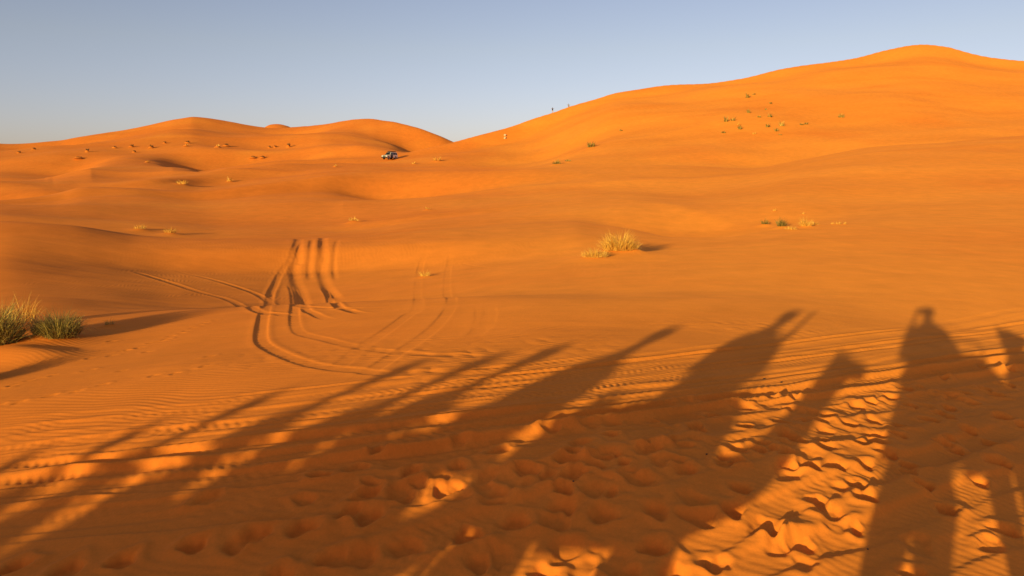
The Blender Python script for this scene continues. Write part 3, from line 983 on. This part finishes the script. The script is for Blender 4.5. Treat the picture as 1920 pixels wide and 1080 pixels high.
for i, P in enumerate(PLANTS):
    rs = random.Random(100 + i)
    x, y = P['pos']
    far = P['ppm'] > .04
    w_, h_ = P['wm'] * (1.15 if far else 1), P['hm'] * (1.25 if far else 1.1)
    me = tuft_mesh(w_, h_, P['n'], P['kind'], rs, P['lean'], minw=P['ppm'] * (.30 if not far else .42))
    M = {'dry': M_DRY, 'green': M_GREEN, 'mixed': M_MIX, 'dark': M_DARK}[P['kind']]
    name = 'grass_clump' if P['wm'] > 1 or not far else 'grass_tuft'
    if P['group'] == G2:
        # far ones sit on a heap of caught sand
        t_ = thing('grass_tuft', P['label'], 'grass', (x, y, gz(x, y)), 0, P['group'])
        b_ = link_mesh('blades', me, t_, M)
        b_.location = (w_ * .12, -w_ * .1, h_ * .25)
        b_.rotation_euler.z = rs.uniform(0, 6.28)
        v_, f_ = [], []
        for a_ in range(9):
            q_ = a_ / 8
            for c_ in range(18):
                th = c_ / 18 * 2 * math.pi
                rr_ = w_ * .62 * (1 + .12 * math.sin(2 * th + i) + .07 * math.sin(5 * th + i)) * q_
                v_.append((rr_ * math.cos(th), rr_ * math.sin(th) * 1.2, h_ * .55 * (math.cos(q_ * math.pi / 2) ** 1.3) - .02 - .25 * h_ * q_ ** 4))
        for a_ in range(8):
            for c_ in range(18):
                d_ = (c_ + 1) % 18
                f_.append((a_ * 18 + c_, (a_ + 1) * 18 + c_, (a_ + 1) * 18 + d_, a_ * 18 + d_))
        link_mesh('sand_mound', py_mesh('sand_mound', v_, f_), t_, M_SAND)
    else:
        o = link_mesh('grass_tuft', me, None, M)
        o.location = (x, y, gz(x, y))
        o.rotation_euler.z = rs.uniform(0, 6.28) if not P['lean'] else 0
        tag(o, P['label'], 'grass', P['group'])

# ------------------------------------------------------------------ skinned figures
def skin_mesh(name, verts, edges, radii, root=0, sub=2, smooth_branch=.6):
    me = bpy.data.meshes.new(name + '_cage')
    me.from_pydata(verts, edges, [])
    o = bpy.data.objects.new(name + '_cage', me)
    col.objects.link(o)
    md = o.modifiers.new('skin', 'SKIN')
    md.branch_smoothing = smooth_branch
    sv = me.skin_vertices[0].data
    for k, r_ in enumerate(radii):
        sv[k].radius = r_ if isinstance(r_, tuple) else (r_, r_)
        sv[k].use_root = (k == root)
    md2 = o.modifiers.new('sub', 'SUBSURF')
    md2.levels = md2.render_levels = sub
    dg = bpy.context.evaluated_depsgraph_get()
    dg.update()
    out = bpy.data.meshes.new_from_object(o.evaluated_get(dg))
    out.name = name
    bpy.data.objects.remove(o)
    bpy.data.meshes.remove(me)
    out.shade_smooth()
    return out


class Sk:
    def __init__(s):
        s.v, s.e, s.r = [], [], []

    def chain(s, pts, start=None):
        """pts: list of (x,y,z,r); returns the index of the last point"""
        prev = start
        for p in pts:
            s.v.append(tuple(p[:3]))
            s.r.append(p[3] if len(p) == 4 else (p[3], p[4]))
            k = len(s.v) - 1
            if prev is not None:
                s.e.append((prev, k))
            prev = k
        return prev


def camel_body_mesh(st=0.0):
    s = Sk()
    c = s.chain([(-.05, 0, 1.52, .33)])
    rump = s.chain([(-.42, 0, 1.52, .30), (-.72, 0, 1.52, .23)], c)
    s.chain([(-.92, 0, 1.38, .05), (-1.0, 0, 1.15, .03), (-1.02, 0, .92, .035)], rump)
    chest = s.chain([(.35, 0, 1.51, .32), (.66, 0, 1.50, .25)], c)
    head = s.chain([(.92, 0, 1.42, .22), (1.16, 0, 1.48, .195), (1.33, 0, 1.64, .18), (1.42, 0, 1.86, .165), (1.48, 0, 2.06, .155)], chest)
    s.chain([(1.66, 0, 2.07, .12), (1.80, 0, 2.02, .09), (1.90, 0, 1.97, .07)], head)
    for sg in (1, -1):
        s.chain([(1.47, .09 * sg, 2.19, .03), (1.45, .12 * sg, 2.26, .014)], head)
    s.chain([(-.02, 0, 1.75, .24), (-.02, 0, 1.96, .12)], c)
    for sg in (1, -1):
        a = st * sg
        s.chain([(.62, .17 * sg, 1.15, .13), (.63 + .10 * a, .17 * sg, .66, .075), (.60 + .28 * a, .17 * sg, .16, .045), (.64 + .30 * a, .17 * sg, .06, .085)], chest)
        s.chain([(-.60, .18 * sg, 1.12, .17), (-.74 - .10 * a, .18 * sg, .66, .07), (-.68 - .26 * a, .18 * sg, .16, .045), (-.63 - .26 * a, .18 * sg, .06, .085)], rump)
    return skin_mesh('body', s.v, s.e, s.r, 0)


def lathe_ellipse(rings_, nseg=20):
    """rings: (z, rx, ry, cx, cy)"""
    v, f = [], []
    for (z, rx, ry, cx_, cy_) in rings_:
        for k in range(nseg):
            a = 2 * math.pi * k / nseg
            v.append((cx_ + rx * math.cos(a), cy_ + ry * math.sin(a), z))
    for i in range(len(rings_) - 1):
        for k in range(nseg):
            k2 = (k + 1) % nseg
            f.append((i * nseg + k, i * nseg + k2, (i + 1) * nseg + k2, (i + 1) * nseg + k))
    f.append(tuple(range(nseg))[::-1])
    f.append(tuple((len(rings_) - 1) * nseg + k for k in range(nseg)))
    return v, f


def blanket_mesh():
    """cloth draped over the back"""
    v, f = [], []
    nu, nv_ = 12, 25
    for i in range(nu + 1):
        x = -.55 + 1.1 * i / nu
        for j in range(nv_ + 1):
            a = math.pi * (j / nv_)
            t = j / nv_ * 2 - 1
            if abs(t) < .62:
                an = t / .62 * math.pi / 2
                y, z = .38 * math.sin(an), 1.50 + (.39 + .2 * math.exp(-(x / .3) ** 2)) * math.cos(an)
            else:
                k = (abs(t) - .62) / .38
                y, z = math.copysign(.38 + .05 * k + .012 * math.sin(x * 22), t), 1.50 - k * .22
            v.append((x, y, z))
    for i in range(nu):
        for j in range(nv_):
            a = i * (nv_ + 1) + j
            f.append((a, a + 1, a + nv_ + 2, a + nv_ + 1))
    return py_mesh('saddle_blanket', v, f)


def torus_cushion():
    s = Sk()
    n = 14
    for k in range(n):
        a = 2 * math.pi * k / n
        s.v.append((.50 * math.cos(a), .30 * math.sin(a), 1.84 + .05 * math.cos(2 * a)))
        s.r.append(.10)
        s.e.append((k, (k + 1) % n))
    return skin_mesh('saddle_cushion', s.v, s.e, s.r, 0, 1)


def handle_mesh():
    s = Sk()
    s.chain([(.40, -.22, 1.85, .018), (.42, -.22, 2.13, .018), (.42, .22, 2.13, .018), (.40, .22, 1.85, .018)])
    return skin_mesh('saddle_handle', s.v, s.e, s.r, 0, 1)


M_CAMEL = mat('camel_hair', (.42, .26, .13), .95, color2=(.33, .19, .09), nscale=6)
M_BLANK = mat('woven_blanket', (.35, .05, .04), .95, color2=(.10, .08, .20), nscale=12)
M_CUSH = mat('saddle_canvas', (.12, .16, .10), .9, color2=(.08, .10, .07), nscale=9)
M_IRON = mat('saddle_iron', (.1, .1, .1), .5, color2=(.06, .05, .05), metallic=.8)
M_SKIN = mat('skin', (.45, .26, .17), .6, color2=(.40, .22, .14), nscale=10)
M_EYE = mat('eye', (.02, .015, .01), .2, color2=(.03, .02, .01))
CLOTH = [mat('cloth_' + n_, c, .9, .25, 14) for n_, c in [('blue', (.05, .10, .35)), ('white', (.7, .68, .62)), ('green', (.08, .2, .1)), ('black', (.03, .03, .035)), ('sand', (.5, .38, .22)), ('red', (.4, .05, .04))]]
CAMEL_BODY = [camel_body_mesh(.5), camel_body_mesh(-.9), camel_body_mesh(.9)]
BLANK, CUSH, HAND = blanket_mesh(), torus_cushion(), handle_mesh()


def eyes(parent, pts, r_=.018):
    for p in pts:
        bm = bmesh.new()
        bmesh.ops.create_uvsphere(bm, u_segments=10, v_segments=8, radius=r_)
        me = bpy.data.meshes.new('eye')
        bm.to_mesh(me)
        bm.free()
        o = link_mesh('eye', me, parent, M_EYE, True)
        o.location = p


def make_camel(k, pos, z, heading, label):
    t = thing('camel', label, 'camel', (pos[0], pos[1], z), heading, 'camels of the caravan behind the camera')
    t.scale = (1, 1 if k == 0 else .85 if k < 3 else .76, 1)
    b = link_mesh('body', CAMEL_BODY[k % 3], t, M_CAMEL)
    eyes(t, [(1.60, .125, 2.13), (1.60, -.125, 2.13)], .022)
    link_mesh('saddle_blanket', BLANK, t, M_BLANK)
    link_mesh('saddle_cushion', CUSH, t, M_CUSH)
    link_mesh('saddle_handle', HAND, t, M_IRON)
    return t


def arm(s, sh, elbow, hand, start, aim):
    """arm with a palm and five fingers; aim = unit vector of the fingers"""
    k = s.chain([(*sh, .062), (*elbow, .045), (*[elbow[i] * .1 + hand[i] * .9 for i in range(3)], .028), (*hand, .034)], start)
    h = Vector(hand)
    a = Vector(aim).normalized()
    side = a.cross(Vector((0, 0, 1))) if abs(a.z) < .9 else Vector((0, 1, 0))
    side.normalize()
    palm = h + a * .055
    kp = s.chain([(*palm, .034)], k)
    dn = a.cross(side)
    for i, (off, ln) in enumerate([(-.03, .06), (-.01, .075), (.01, .07), (.03, .055)]):
        p0 = palm + side * off + a * .03
        p1 = p0 + a * ln * .55 + dn * .008
        p2 = p1 + a * ln * .35 + dn * .025
        s.chain([(*p0, .010), (*p1, .009), (*p2, .0075)], kp)
    p0 = h - side * .035 + a * .02
    p1 = p0 + a * .03 - side * .02
    s.chain([(*p0, .012), (*p1, .0095)], k)


def make_rider(pos, z, heading, label, twist=0.0, look=0.0, pose='rest', cloth=0, scarf=1, wide=1.0, shawl=False, group='riders of the caravan behind the camera'):
    """sits astride at 1.93 m; head top about 2.86 m over the ground"""
    t = thing('person', label, 'person', (pos[0], pos[1], z), heading, group)
    s = Sk()
    ct, st_ = math.cos(twist), math.sin(twist)

    def tw(x, y, z_):
        return (x * ct - y * st_, x * st_ + y * ct, z_)
    pel = s.chain([(-.02, 0, 2.02, .15)])
    chest = s.chain([(-.02, 0, 2.2, .13, .15), (*tw(.0, 0, 2.38), .13, .17)], pel)
    neck = s.chain([(*tw(.01, 0, 2.52), .07), (*tw(.02, 0, 2.585), .055)], chest)
    hd = s.chain([(*tw(.03, 0, 2.68), .095), (*tw(.02, 0, 2.765), .085)], neck)
    s.chain([(*tw(.125, 0, 2.675), .016)], neck + 1)
    for sg in (1, -1):
        s.chain([(*tw(.02, .098 * sg, 2.68), .014)], neck + 1)
        s.chain([(.16, .24 * sg, 1.97, .085), (.36, .40 * sg, 1.72, .07), (.30, .47 * sg, 1.42, .045), (.28, .47 * sg, 1.30, .038), (.40, .48 * sg, 1.26, .038), (.46, .48 * sg, 1.25, .028)], pel)
    if pose == 'rest':
        A_ = [((.02, .19, 2.43), (.10, .27, 2.22), (.33, .16, 2.16)), ((.02, -.19, 2.43), (.10, -.27, 2.22), (.33, -.16, 2.16))]
        aims = [(1, -.2, -.1), (1, .2, -.1)]
    elif pose == 'photo':
        A_ = [((.02, .19, 2.43), (.12, .30, 2.32), (.30, .07, 2.66)), ((.02, -.19, 2.43), (.20, -.22, 2.30), (.30, -.07, 2.66))]
        aims = [(.4, -.4, .8), (.4, .4, .8)]
    elif pose == 'raise':
        A_ = [((.02, .19, 2.43), (.12, .30, 2.25), (.33, .20, 2.16)), ((.02, -.19, 2.43), (.10, -.30, 2.50), (.14, -.27, 2.72))]
        aims = [(1, -.2, -.1), (.1, 0, 1)]
    for a_, aim in zip(A_, aims):
        arm(s, tw(*a_[0]), tw(*a_[1]), tw(*a_[2]), chest, tw(*aim))
    link_mesh('body', skin_mesh('body', s.v, s.e, s.r, 0), t, M_SKIN)
    # loose robe over torso and lap
    v, f = lathe_ellipse([(1.86, .34, .36, .05, 0), (1.98, .28, .31, .03, 0), (2.12, .20, .24, 0, 0), (2.28, .17, .23, 0, 0), (2.42, .15, .235, 0, 0), (2.48, .10, .14, .01, 0), (2.53, .07, .075, .01, 0)])
    v = [(p[0] * wide, p[1] * wide, p[2]) if p[2] < 2.5 else p for p in v]
    v2 = []
    for p in v:
        k = min(1, max(0, (p[2] - 1.98) / .35))
        a = twist * k
        v2.append((p[0] * math.cos(a) - p[1] * math.sin(a), p[0] * math.sin(a) + p[1] * math.cos(a), p[2]))
    link_mesh('robe', py_mesh('robe', v2, f), t, CLOTH[cloth])
    if shawl:
        v, f = lathe_ellipse([(2.10, .28, .40, 0, 0), (2.28, .26, .39, 0, 0), (2.40, .21, .35, 0, 0), (2.48, .15, .26, 0, 0), (2.54, .10, .14, 0, 0), (2.60, .075, .08, 0, 0)])
        v = [tw(*p) for p in v]
        link_mesh('shawl', py_mesh('shawl', v, f), t, CLOTH[cloth])
    # wrapped head scarf
    sv, sf = lathe_ellipse([(2.71, .11, .108, 0, 0), (2.74, .128, .125, 0, 0), (2.79, .13, .126, 0, 0), (2.83, .115, .11, -.005, 0), (2.86, .07, .07, -.01, 0)])
    sv = [tw(p[0] + .015, p[1], p[2]) for p in sv]
    link_mesh('headscarf', py_mesh('headscarf', sv, sf), t, CLOTH[scarf])
    eyes(t, [tw(.118, .033, 2.70), tw(.118, -.033, 2.70)], .011)
    return t


def box_mesh(name, sx, sy, sz, bev=.002):
    bm = bmesh.new()
    bmesh.ops.create_cube(bm, size=1)
    bmesh.ops.scale(bm, vec=(sx, sy, sz), verts=bm.verts)
    bmesh.ops.bevel(bm, geom=list(bm.edges), offset=bev, segments=2, affect='EDGES')
    me = bpy.data.meshes.new(name)
    bm.to_mesh(me)
    bm.free()
    return me


M_PHONE = mat('phone_glass', (.02, .02, .025), .15, color2=(.03, .03, .03))

# the photographer's own camel: heading right across the view
path = [OWN] + [c['pos'] for c in CARAVAN]
own_head = math.radians(90 - 68)
OWN_C = OWN + U * .30
make_camel(0, OWN_C, gz(*OWN_C), own_head, 'brown saddled camel carrying the photographer, first of the caravan')
rid = make_rider(OWN, gz(*OWN) - .15, own_head, 'person in a dark robe and pale scarf photographing from the first camel',
                 twist=math.pi / 2 - own_head - .05, pose='photo', cloth=3, scarf=1, wide=1.05, shawl=True)
ph_ = link_mesh('mobile_phone', box_mesh('mobile_phone', .158, .008, .075, .003), None, M_PHONE)
ph_.location = (0, -.03, CAM_H - .0)
tag(ph_, 'dark mobile phone held sideways in the hands of the photographer', 'phone')
ords = ['second', 'third', 'fourth', 'fifth', 'sixth', 'seventh', 'added eighth', 'added ninth']
cols = ['white', 'green', 'black', 'sand coloured', 'red', 'blue', 'white', 'green']
for i, c in enumerate(CARAVAN):
    nxt = path[i]
    d = nxt - c['pos']
    hd = math.atan2(d[1], d[0])
    pos = c['pos']
    z = gz(*pos)
    if i < 2:
        hd = math.atan2(SDIR[1], SDIR[0]) - math.radians(50 if i == 0 else 47)
    cpos = pos + U * (0 if i < 2 else .08) - (np.array([math.cos(hd), math.sin(hd)]) * .65 if i == 1 else 0)
    make_camel(i + 1, cpos, z, hd, 'brown saddled camel, %s in the caravan counted from the photographer' % ords[i])
    make_rider(pos, z, hd, 'person in a %s robe riding the %s camel of the caravan' % (cols[i], ords[i]), twist=(0.5 if i == 0 else rng.uniform(-.3, .3)),
               pose='raise' if i == 0 else 'rest', cloth=[1, 2, 3, 4, 5, 0, 1, 2][i], scarf=[0, 3, 1, 1, 0, 1, 4, 3][i], wide=[1.15, 1.0, .8, .65, .65, .6, .6, .6][i], shawl=(i < 2))

# ------------------------------------------------------------------ walkers on the crest
def make_walker(px, py, hpx, label, top, legs, heading, sit=False, back=0.0):
    a, t_ = ray(px, py)
    p = hit(px, py + 1.0)
    if back:
        p = p * (1 + back)
    sc_ = 1.0
    t = thing('person', label, 'person', (p[0], p[1], gz(*p) - .02), heading, None)
    s = Sk()
    drop = .50 if sit else 0
    pel = s.chain([(0, 0, .95 - drop, .14)])
    chest = s.chain([(0, 0, 1.15 - drop, .13), (.02, 0, 1.35 - drop, .15)], pel)
    nk = s.chain([(.03, 0, 1.5 - drop, .06), (.04, 0, 1.62 - drop, .10), (.03, 0, 1.69 - drop, .09)], chest)
    s.chain([(.14, 0, 1.62 - drop, .016)], nk - 1)
    for sg in (1, -1):
        if sit:
            s.chain([(.1, .1 * sg, .42, .09), (.42, .12 * sg, .55, .06), (.48, .12 * sg, .1, .045), (.62, .12 * sg, .05, .04)], pel)
        else:
            s.chain([(.03, .09 * sg, .85, .09), (.08 * sg + .06, .1 * sg, .48, .065), (.18 * sg - .05, .1 * sg, .1, .045), (.18 * sg + .1, .1 * sg, .04, .04)], pel)
    for sg in (1, -1):
        arm(s, (0, .2 * sg, 1.42 - drop), (.02, .42 * sg, 1.32 - drop), (.1, .50 * sg, 1.48 - drop), chest, (.3, .2 * sg, .9))
    link_mesh('body', skin_mesh('body', s.v, s.e, s.r, 0), t, M_SKIN)
    v, f = lathe_ellipse([(.80 - drop, .19, .21, 0, 0), (.95 - drop, .18, .20, 0, 0), (1.2 - drop, .17, .21, 0, 0), (1.42 - drop, .16, .25, .01, 0), (1.5 - drop, .09, .12, .02, 0)])
    link_mesh('jacket', py_mesh('jacket', v, f), t, top)
    v, f = lathe_ellipse([(1.64 - drop, .115, .11, .02, 0), (1.70 - drop, .12, .115, .02, 0), (1.78 - drop, .08, .08, .01, 0)])
    link_mesh('hair', py_mesh('hair', v, f), t, CLOTH[3])
    if not sit:
        for sg in (1, -1):
            s2 = Sk()
            s2.chain([(.03, .09 * sg, .9, .11), (.08 * sg + .06, .1 * sg, .48, .085), (.18 * sg - .03, .1 * sg, .14, .065)])
            link_mesh('trouser_leg', skin_mesh('trouser_leg', s2.v, s2.e, s2.r, 0, 1), t, legs)
    return t


M_PINK = mat('pale_trousers', (.62, .42, .38), .9, .15)
M_GREY = mat('grey_jacket', (.30, .28, .27), .9, .2)
make_walker(1036, 209, 10, 'person in dark top and pale trousers standing on the dune crest with arms out', CLOTH[3], M_PINK, -1.2)
make_walker(1066, 197, 5, 'person in grey sitting half hidden on the dune crest right of the standing person', M_GREY, M_GREY, -1.2, sit=True, back=.004)

# ------------------------------------------------------------------ two pale boulders on the flank
def rock(name, label, px, py, s, m, seed, sy=1, sz=1):
    bm = bmesh.new()
    bmesh.ops.create_icosphere(bm, subdivisions=3, radius=.5)
    rs = random.Random(seed)
    ds = [Vector((rs.gauss(0, 1), rs.gauss(0, 1), rs.gauss(0, 1))).normalized() for _ in range(9)]
    for v in bm.verts:
        n = v.co.normalized()
        k = min(1.0, *[(.78 + .1 * rs.random() * 0) / max(.01, n.dot(d)) if n.dot(d) > .01 else 9 for d in ds])
        v.co = n * .5 * k
        v.co.y *= sy
        v.co.z *= sz
    me = bpy.data.meshes.new(name)
    bm.to_mesh(me)
    bm.free()
    o = link_mesh(name, me, None, m)
    p = hit(px, py)
    ppm = float(np.hypot(*p)) / math.hypot(F, px - CX)
    o.scale = (s * ppm,) * 3
    o.location = (p[0], p[1], gz(*p) + .2 * s * ppm)
    tag(o, label, 'rock')
    return o


M_ROCK = mat('pale_rock', (.85, .70, .45), .9, color2=(.5, .33, .16), nscale=3)
rock('boulder', 'pale boulder on the left flank of the big dune, upper one of two', 947, 255, 5.5, M_ROCK, 3)
rock('boulder', 'pale boulder on the left flank of the big dune, lower one of two', 947, 260, 4.8, M_ROCK, 4)

# ------------------------------------------------------------------ off-road car
def make_car():
    p = hit(731, 300)
    d = float(np.hypot(*p))
    print('car at', p.round(1), 'd', round(d, 1))
    t = thing('off_road_car', 'white boxy off-road car with a dark roof rack parked on the far sand plateau', 'car',
              (p[0], p[1], gz(*p) + .12), math.radians(180 + 60), None)
    t.scale = (1.05, 1.05, 1.15)
    M_W = mat('white_paint', (.86, .78, .62), .45, .05, 3, spec=.5)
    M_B = mat('black_plastic', (.02, .02, .02), .6, .2)
    M_G = mat('car_glass', (.015, .02, .02), .1, .2)
    M_T = mat('tyre_rubber', (.02, .02, .02), .9, .2)
    M_R = mat('rim_alloy', (.4, .4, .4), .3, .1, metallic=.8)
    M_L = mat('lamp_glass', (.7, .7, .65), .15, .1)

    def prism(name, prof, hw, hw2, m, parent, bev=.03):
        """side profile (x,z) extruded across; the top narrows to hw2"""
        zs = [q[1] for q in prof]
        z0, z1 = min(zs), max(zs)
        v = []
        for sg in (1, -1):
            for x, z in prof:
                k = (z - z0) / (z1 - z0)
                v.append((x, sg * (hw + (hw2 - hw) * k), z))
        n = len(prof)
        f = [tuple(range(n)), tuple(range(2 * n - 1, n - 1, -1))]
        for k in range(n):
            f.append((k, n + k, n + (k + 1) % n, (k + 1) % n)[::-1])
        me = py_mesh(name, v, f, False)
        bm = bmesh.new()
        bm.from_mesh(me)
        bmesh.ops.recalc_face_normals(bm, faces=bm.faces)
        bmesh.ops.bevel(bm, geom=list(bm.edges), offset=bev, segments=2, affect='EDGES')
        bm.to_mesh(me)
        bm.free()
        return link_mesh(name, me, parent, m)
    L = 2.35
    body = prism('body', [(-L, .55), (-L, 1.12), (.85, 1.15), (1.05, 1.10), (2.2, 1.02), (L, .9), (L, .5), (1.95, .45), (1.85, .72), (1.62, .86), (1.38, .86), (1.15, .72), (1.05, .42),
                          (-1.05, .42), (-1.15, .72), (-1.38, .86), (-1.62, .86), (-1.85, .72), (-1.95, .5)], .93, .90, M_W, t, .02)
    cab = prism('cabin', [(-L + .02, 1.10), (-L + .14, 1.80), (.35, 1.82), (.98, 1.12)], .88, .74, M_W, t, .04)
    for sg in (1, -1):
        for nm, q in [('front_side_window', [(-.35, 1.17), (-.35, 1.70), (.28, 1.70), (.74, 1.17)]), ('rear_side_window', [(-1.3, 1.17), (-1.3, 1.70), (-.45, 1.70), (-.45, 1.17)]),
                      ('cargo_window', [(-2.15, 1.17), (-2.06, 1.70), (-1.4, 1.70), (-1.4, 1.17)])]:
            v = [(x, sg * (.88 - .14 * (z - 1.1) / .72 + .008), z) for x, z in q]
            v += [(x, sg * (.88 - .14 * (z - 1.1) / .72 - .02), z) for x, z in q]
            f = [(0, 1, 2, 3), (7, 6, 5, 4)] + [(k, (k + 1) % 4, 4 + (k + 1) % 4, 4 + k) for k in range(4)]
            link_mesh(nm, py_mesh(nm, v, f, False), t, M_G)
    v = [(.99, -.78, 1.16), (.99, .78, 1.16), (.42, .68, 1.78), (.42, -.68, 1.78), (.95, -.78, 1.13), (.95, .78, 1.13), (.38, .68, 1.75), (.38, -.68, 1.75)]
    f = [(0, 1, 2, 3), (7, 6, 5, 4)] + [(k, (k + 1) % 4, 4 + (k + 1) % 4, 4 + k) for k in range(4)]
    link_mesh('windscreen', py_mesh('windscreen', [(x + .025, y, z + .02) for x, y, z in v], f, False), t, M_G)
    for nm, sx, sy, sz, loc, m in [('front_bumper', .22, 1.86, .22, (L + .06, 0, .55), M_B), ('rear_bumper', .18, 1.8, .2, (-L - .06, 0, .55), M_B), ('grille', .05, 1.0, .24, (L + .01, 0, .82), M_B),
                                   ('door_sill', 1.9, .12, .12, (0, .93, .42), M_B), ('door_sill', 1.9, .12, .12, (0, -.93, .42), M_B)]:
        o = link_mesh(nm, box_mesh(nm, sx, sy, sz, .02), t, m)
        o.location = loc
    for sg in (1, -1):
        o = link_mesh('headlight', box_mesh('headlight', .06, .26, .2, .03), t, M_L)
        o.location = (L + .01, .68 * sg, .84)
        o = link_mesh('wing_mirror', box_mesh('wing_mirror', .08, .2, .16, .02), t, M_B)
        o.location = (.72, 1.0 * sg, 1.22)
    for sg in (1, -1):
        o = link_mesh('dark_door_panel', box_mesh('dark_door_panel', 1.0, .03, .62, .02), t, M_B)
        o.location = (.25, .925 * sg, .78)  # dark flat panel laid over the front door area
    # roof rack: rails, slats and a packed load
    s = Sk()
    s.chain([(-2.1, -.62, 2.02, .03), (.3, -.62, 2.02, .03), (.3, .62, 2.02, .03), (-2.1, .62, 2.02, .03)])
    s.e.append((3, 0))
    rk = link_mesh('roof_rack', skin_mesh('roof_rack', s.v, s.e, s.r, 0, 1), t, M_B)
    o = link_mesh('roof_box', box_mesh('roof_box', 2.2, 1.2, .16, .05), rk, M_B)
    o.location = (-.9, 0, 1.93)
    # wheels
    for x in (1.5, -1.5):
        for sg in (1, -1):
            bm = bmesh.new()
            bmesh.ops.create_cone(bm, segments=28, radius1=.39, radius2=.39, depth=.27, cap_ends=True)
            bmesh.ops.bevel(bm, geom=[e for e in bm.edges if abs(e.verts[0].co.z - e.verts[1].co.z) < .01], offset=.04, segments=2, affect='EDGES')
            bmesh.ops.rotate(bm, matrix=Matrix.Rotation(math.pi / 2, 3, 'X'), verts=bm.verts)
            me = bpy.data.meshes.new('wheel')
            bm.to_mesh(me)
            bm.free()
            w_ = link_mesh('wheel', me, t, M_T)
            w_.location = (x, .80 * sg, .39)
            bm = bmesh.new()
            bmesh.ops.create_cone(bm, segments=20, radius1=.22, radius2=.16, depth=.05, cap_ends=True)
            bmesh.ops.rotate(bm, matrix=Matrix.Rotation(-math.pi / 2 * sg, 3, 'X'), verts=bm.verts)
            me = bpy.data.meshes.new('rim')
            bm.to_mesh(me)
            bm.free()
            ri = link_mesh('rim', me, w_, M_R)
            ri.location = (0, .15 * sg, 0)
    return t


make_car()

# ------------------------------------------------------------------ small dark pebbles and dung on the near sand
M_DUNG = mat('dark_pebble', (.05, .03, .02), .9, .3)
pb = [(1433, 708), (1465, 716), (1325, 850), (1075, 908), (1627, 1030)]
seen = []
for i, (px, py) in enumerate(pb):
    o = rock('pebble', 'small dark brown pebble lying on the trampled near sand', px, py, 4.2, M_DUNG, 50 + i, 1, .7)
    o['category'] = 'pebble'
    o['group'] = 'dark pebbles on the near sand'

# ------------------------------------------------------------------ light
sun = bpy.data.lights.new('sun', 'SUN')
sun.energy = 4.6
sun.angle = math.radians(0.53)
sun.color = (1.0, .84, .34)
so = bpy.data.objects.new('sun', sun)
col.objects.link(so)
dirv = Vector((SDIR[0] * math.cos(SUN_EL), SDIR[1] * math.cos(SUN_EL), -math.sin(SUN_EL)))
so.rotation_euler = dirv.to_track_quat('-Z', 'Y').to_euler()
so.location = (0, 0, 30)
print('sun el', math.degrees(SUN_EL), 'az', math.degrees(SUN_AZ))

CAP = 15.0
world = bpy.data.worlds.new('World')
scene.world = world
world.use_nodes = True
nt = world.node_tree
bg = nt.nodes['Background']
sky = nt.nodes.new('ShaderNodeTexSky')
sky.sky_type = 'NISHITA'
sky.sun_disc = False
sky.sun_elevation = SUN_EL
sky.sun_rotation = SUN_AZ + math.pi
sky.altitude = 700
sky.air_density = 1.0
sky.dust_density = 1.2
sky.ozone_density = 1.5
# sky tint by height over the horizon; extra brightness added overhead to lift shadows
geo = nt.nodes.new('ShaderNodeTexCoord')
sep = nt.nodes.new('ShaderNodeSeparateXYZ')
nt.links.new(geo.outputs['Generated'], sep.inputs['Vector'])
rmp = nt.nodes.new('ShaderNodeValToRGB')
e = rmp.color_ramp.elements
e[0].position, e[0].color = .04, (.60, .51, .67, 1)
e[1].position, e[1].color = .16, (.72, .55, .56, 1)
k_ = e.new(.28)
k_.color = (.73, .55, .56, 1)
k_ = e.new(.6)
k_.color = (1.0, .72, .72, 1)
nt.links.new(sep.outputs['Z'], rmp.inputs['Fac'])
mul = nt.nodes.new('ShaderNodeMix')
mul.data_type, mul.blend_type = 'RGBA', 'MULTIPLY'
mul.inputs['Factor'].default_value = 1
cap = nt.nodes.new('ShaderNodeVectorMath')
cap.operation = 'MINIMUM'
cap.inputs[1].default_value = (CAP, CAP * .8, CAP * .5)
nt.links.new(sky.outputs['Color'], cap.inputs[0])
nt.links.new(cap.outputs['Vector'], mul.inputs['A'])
nt.links.new(rmp.outputs['Color'], mul.inputs['B'])
mul2 = nt.nodes.new('ShaderNodeVectorMath')
mul2.operation = 'SCALE'
mul2.inputs['Scale'].default_value = 2.06
nt.links.new(mul.outputs['Result'], mul2.inputs[0])
nt.links.new(mul2.outputs['Vector'], bg.inputs['Color'])
bg.inputs['Strength'].default_value = .12

scene.view_settings.view_transform = 'Standard'
scene.view_settings.look = 'None'
scene.view_settings.exposure = 0
scene.view_settings.gamma = 1
scene.cycles.max_bounces = 5
scene.cycles.diffuse_bounces = 3
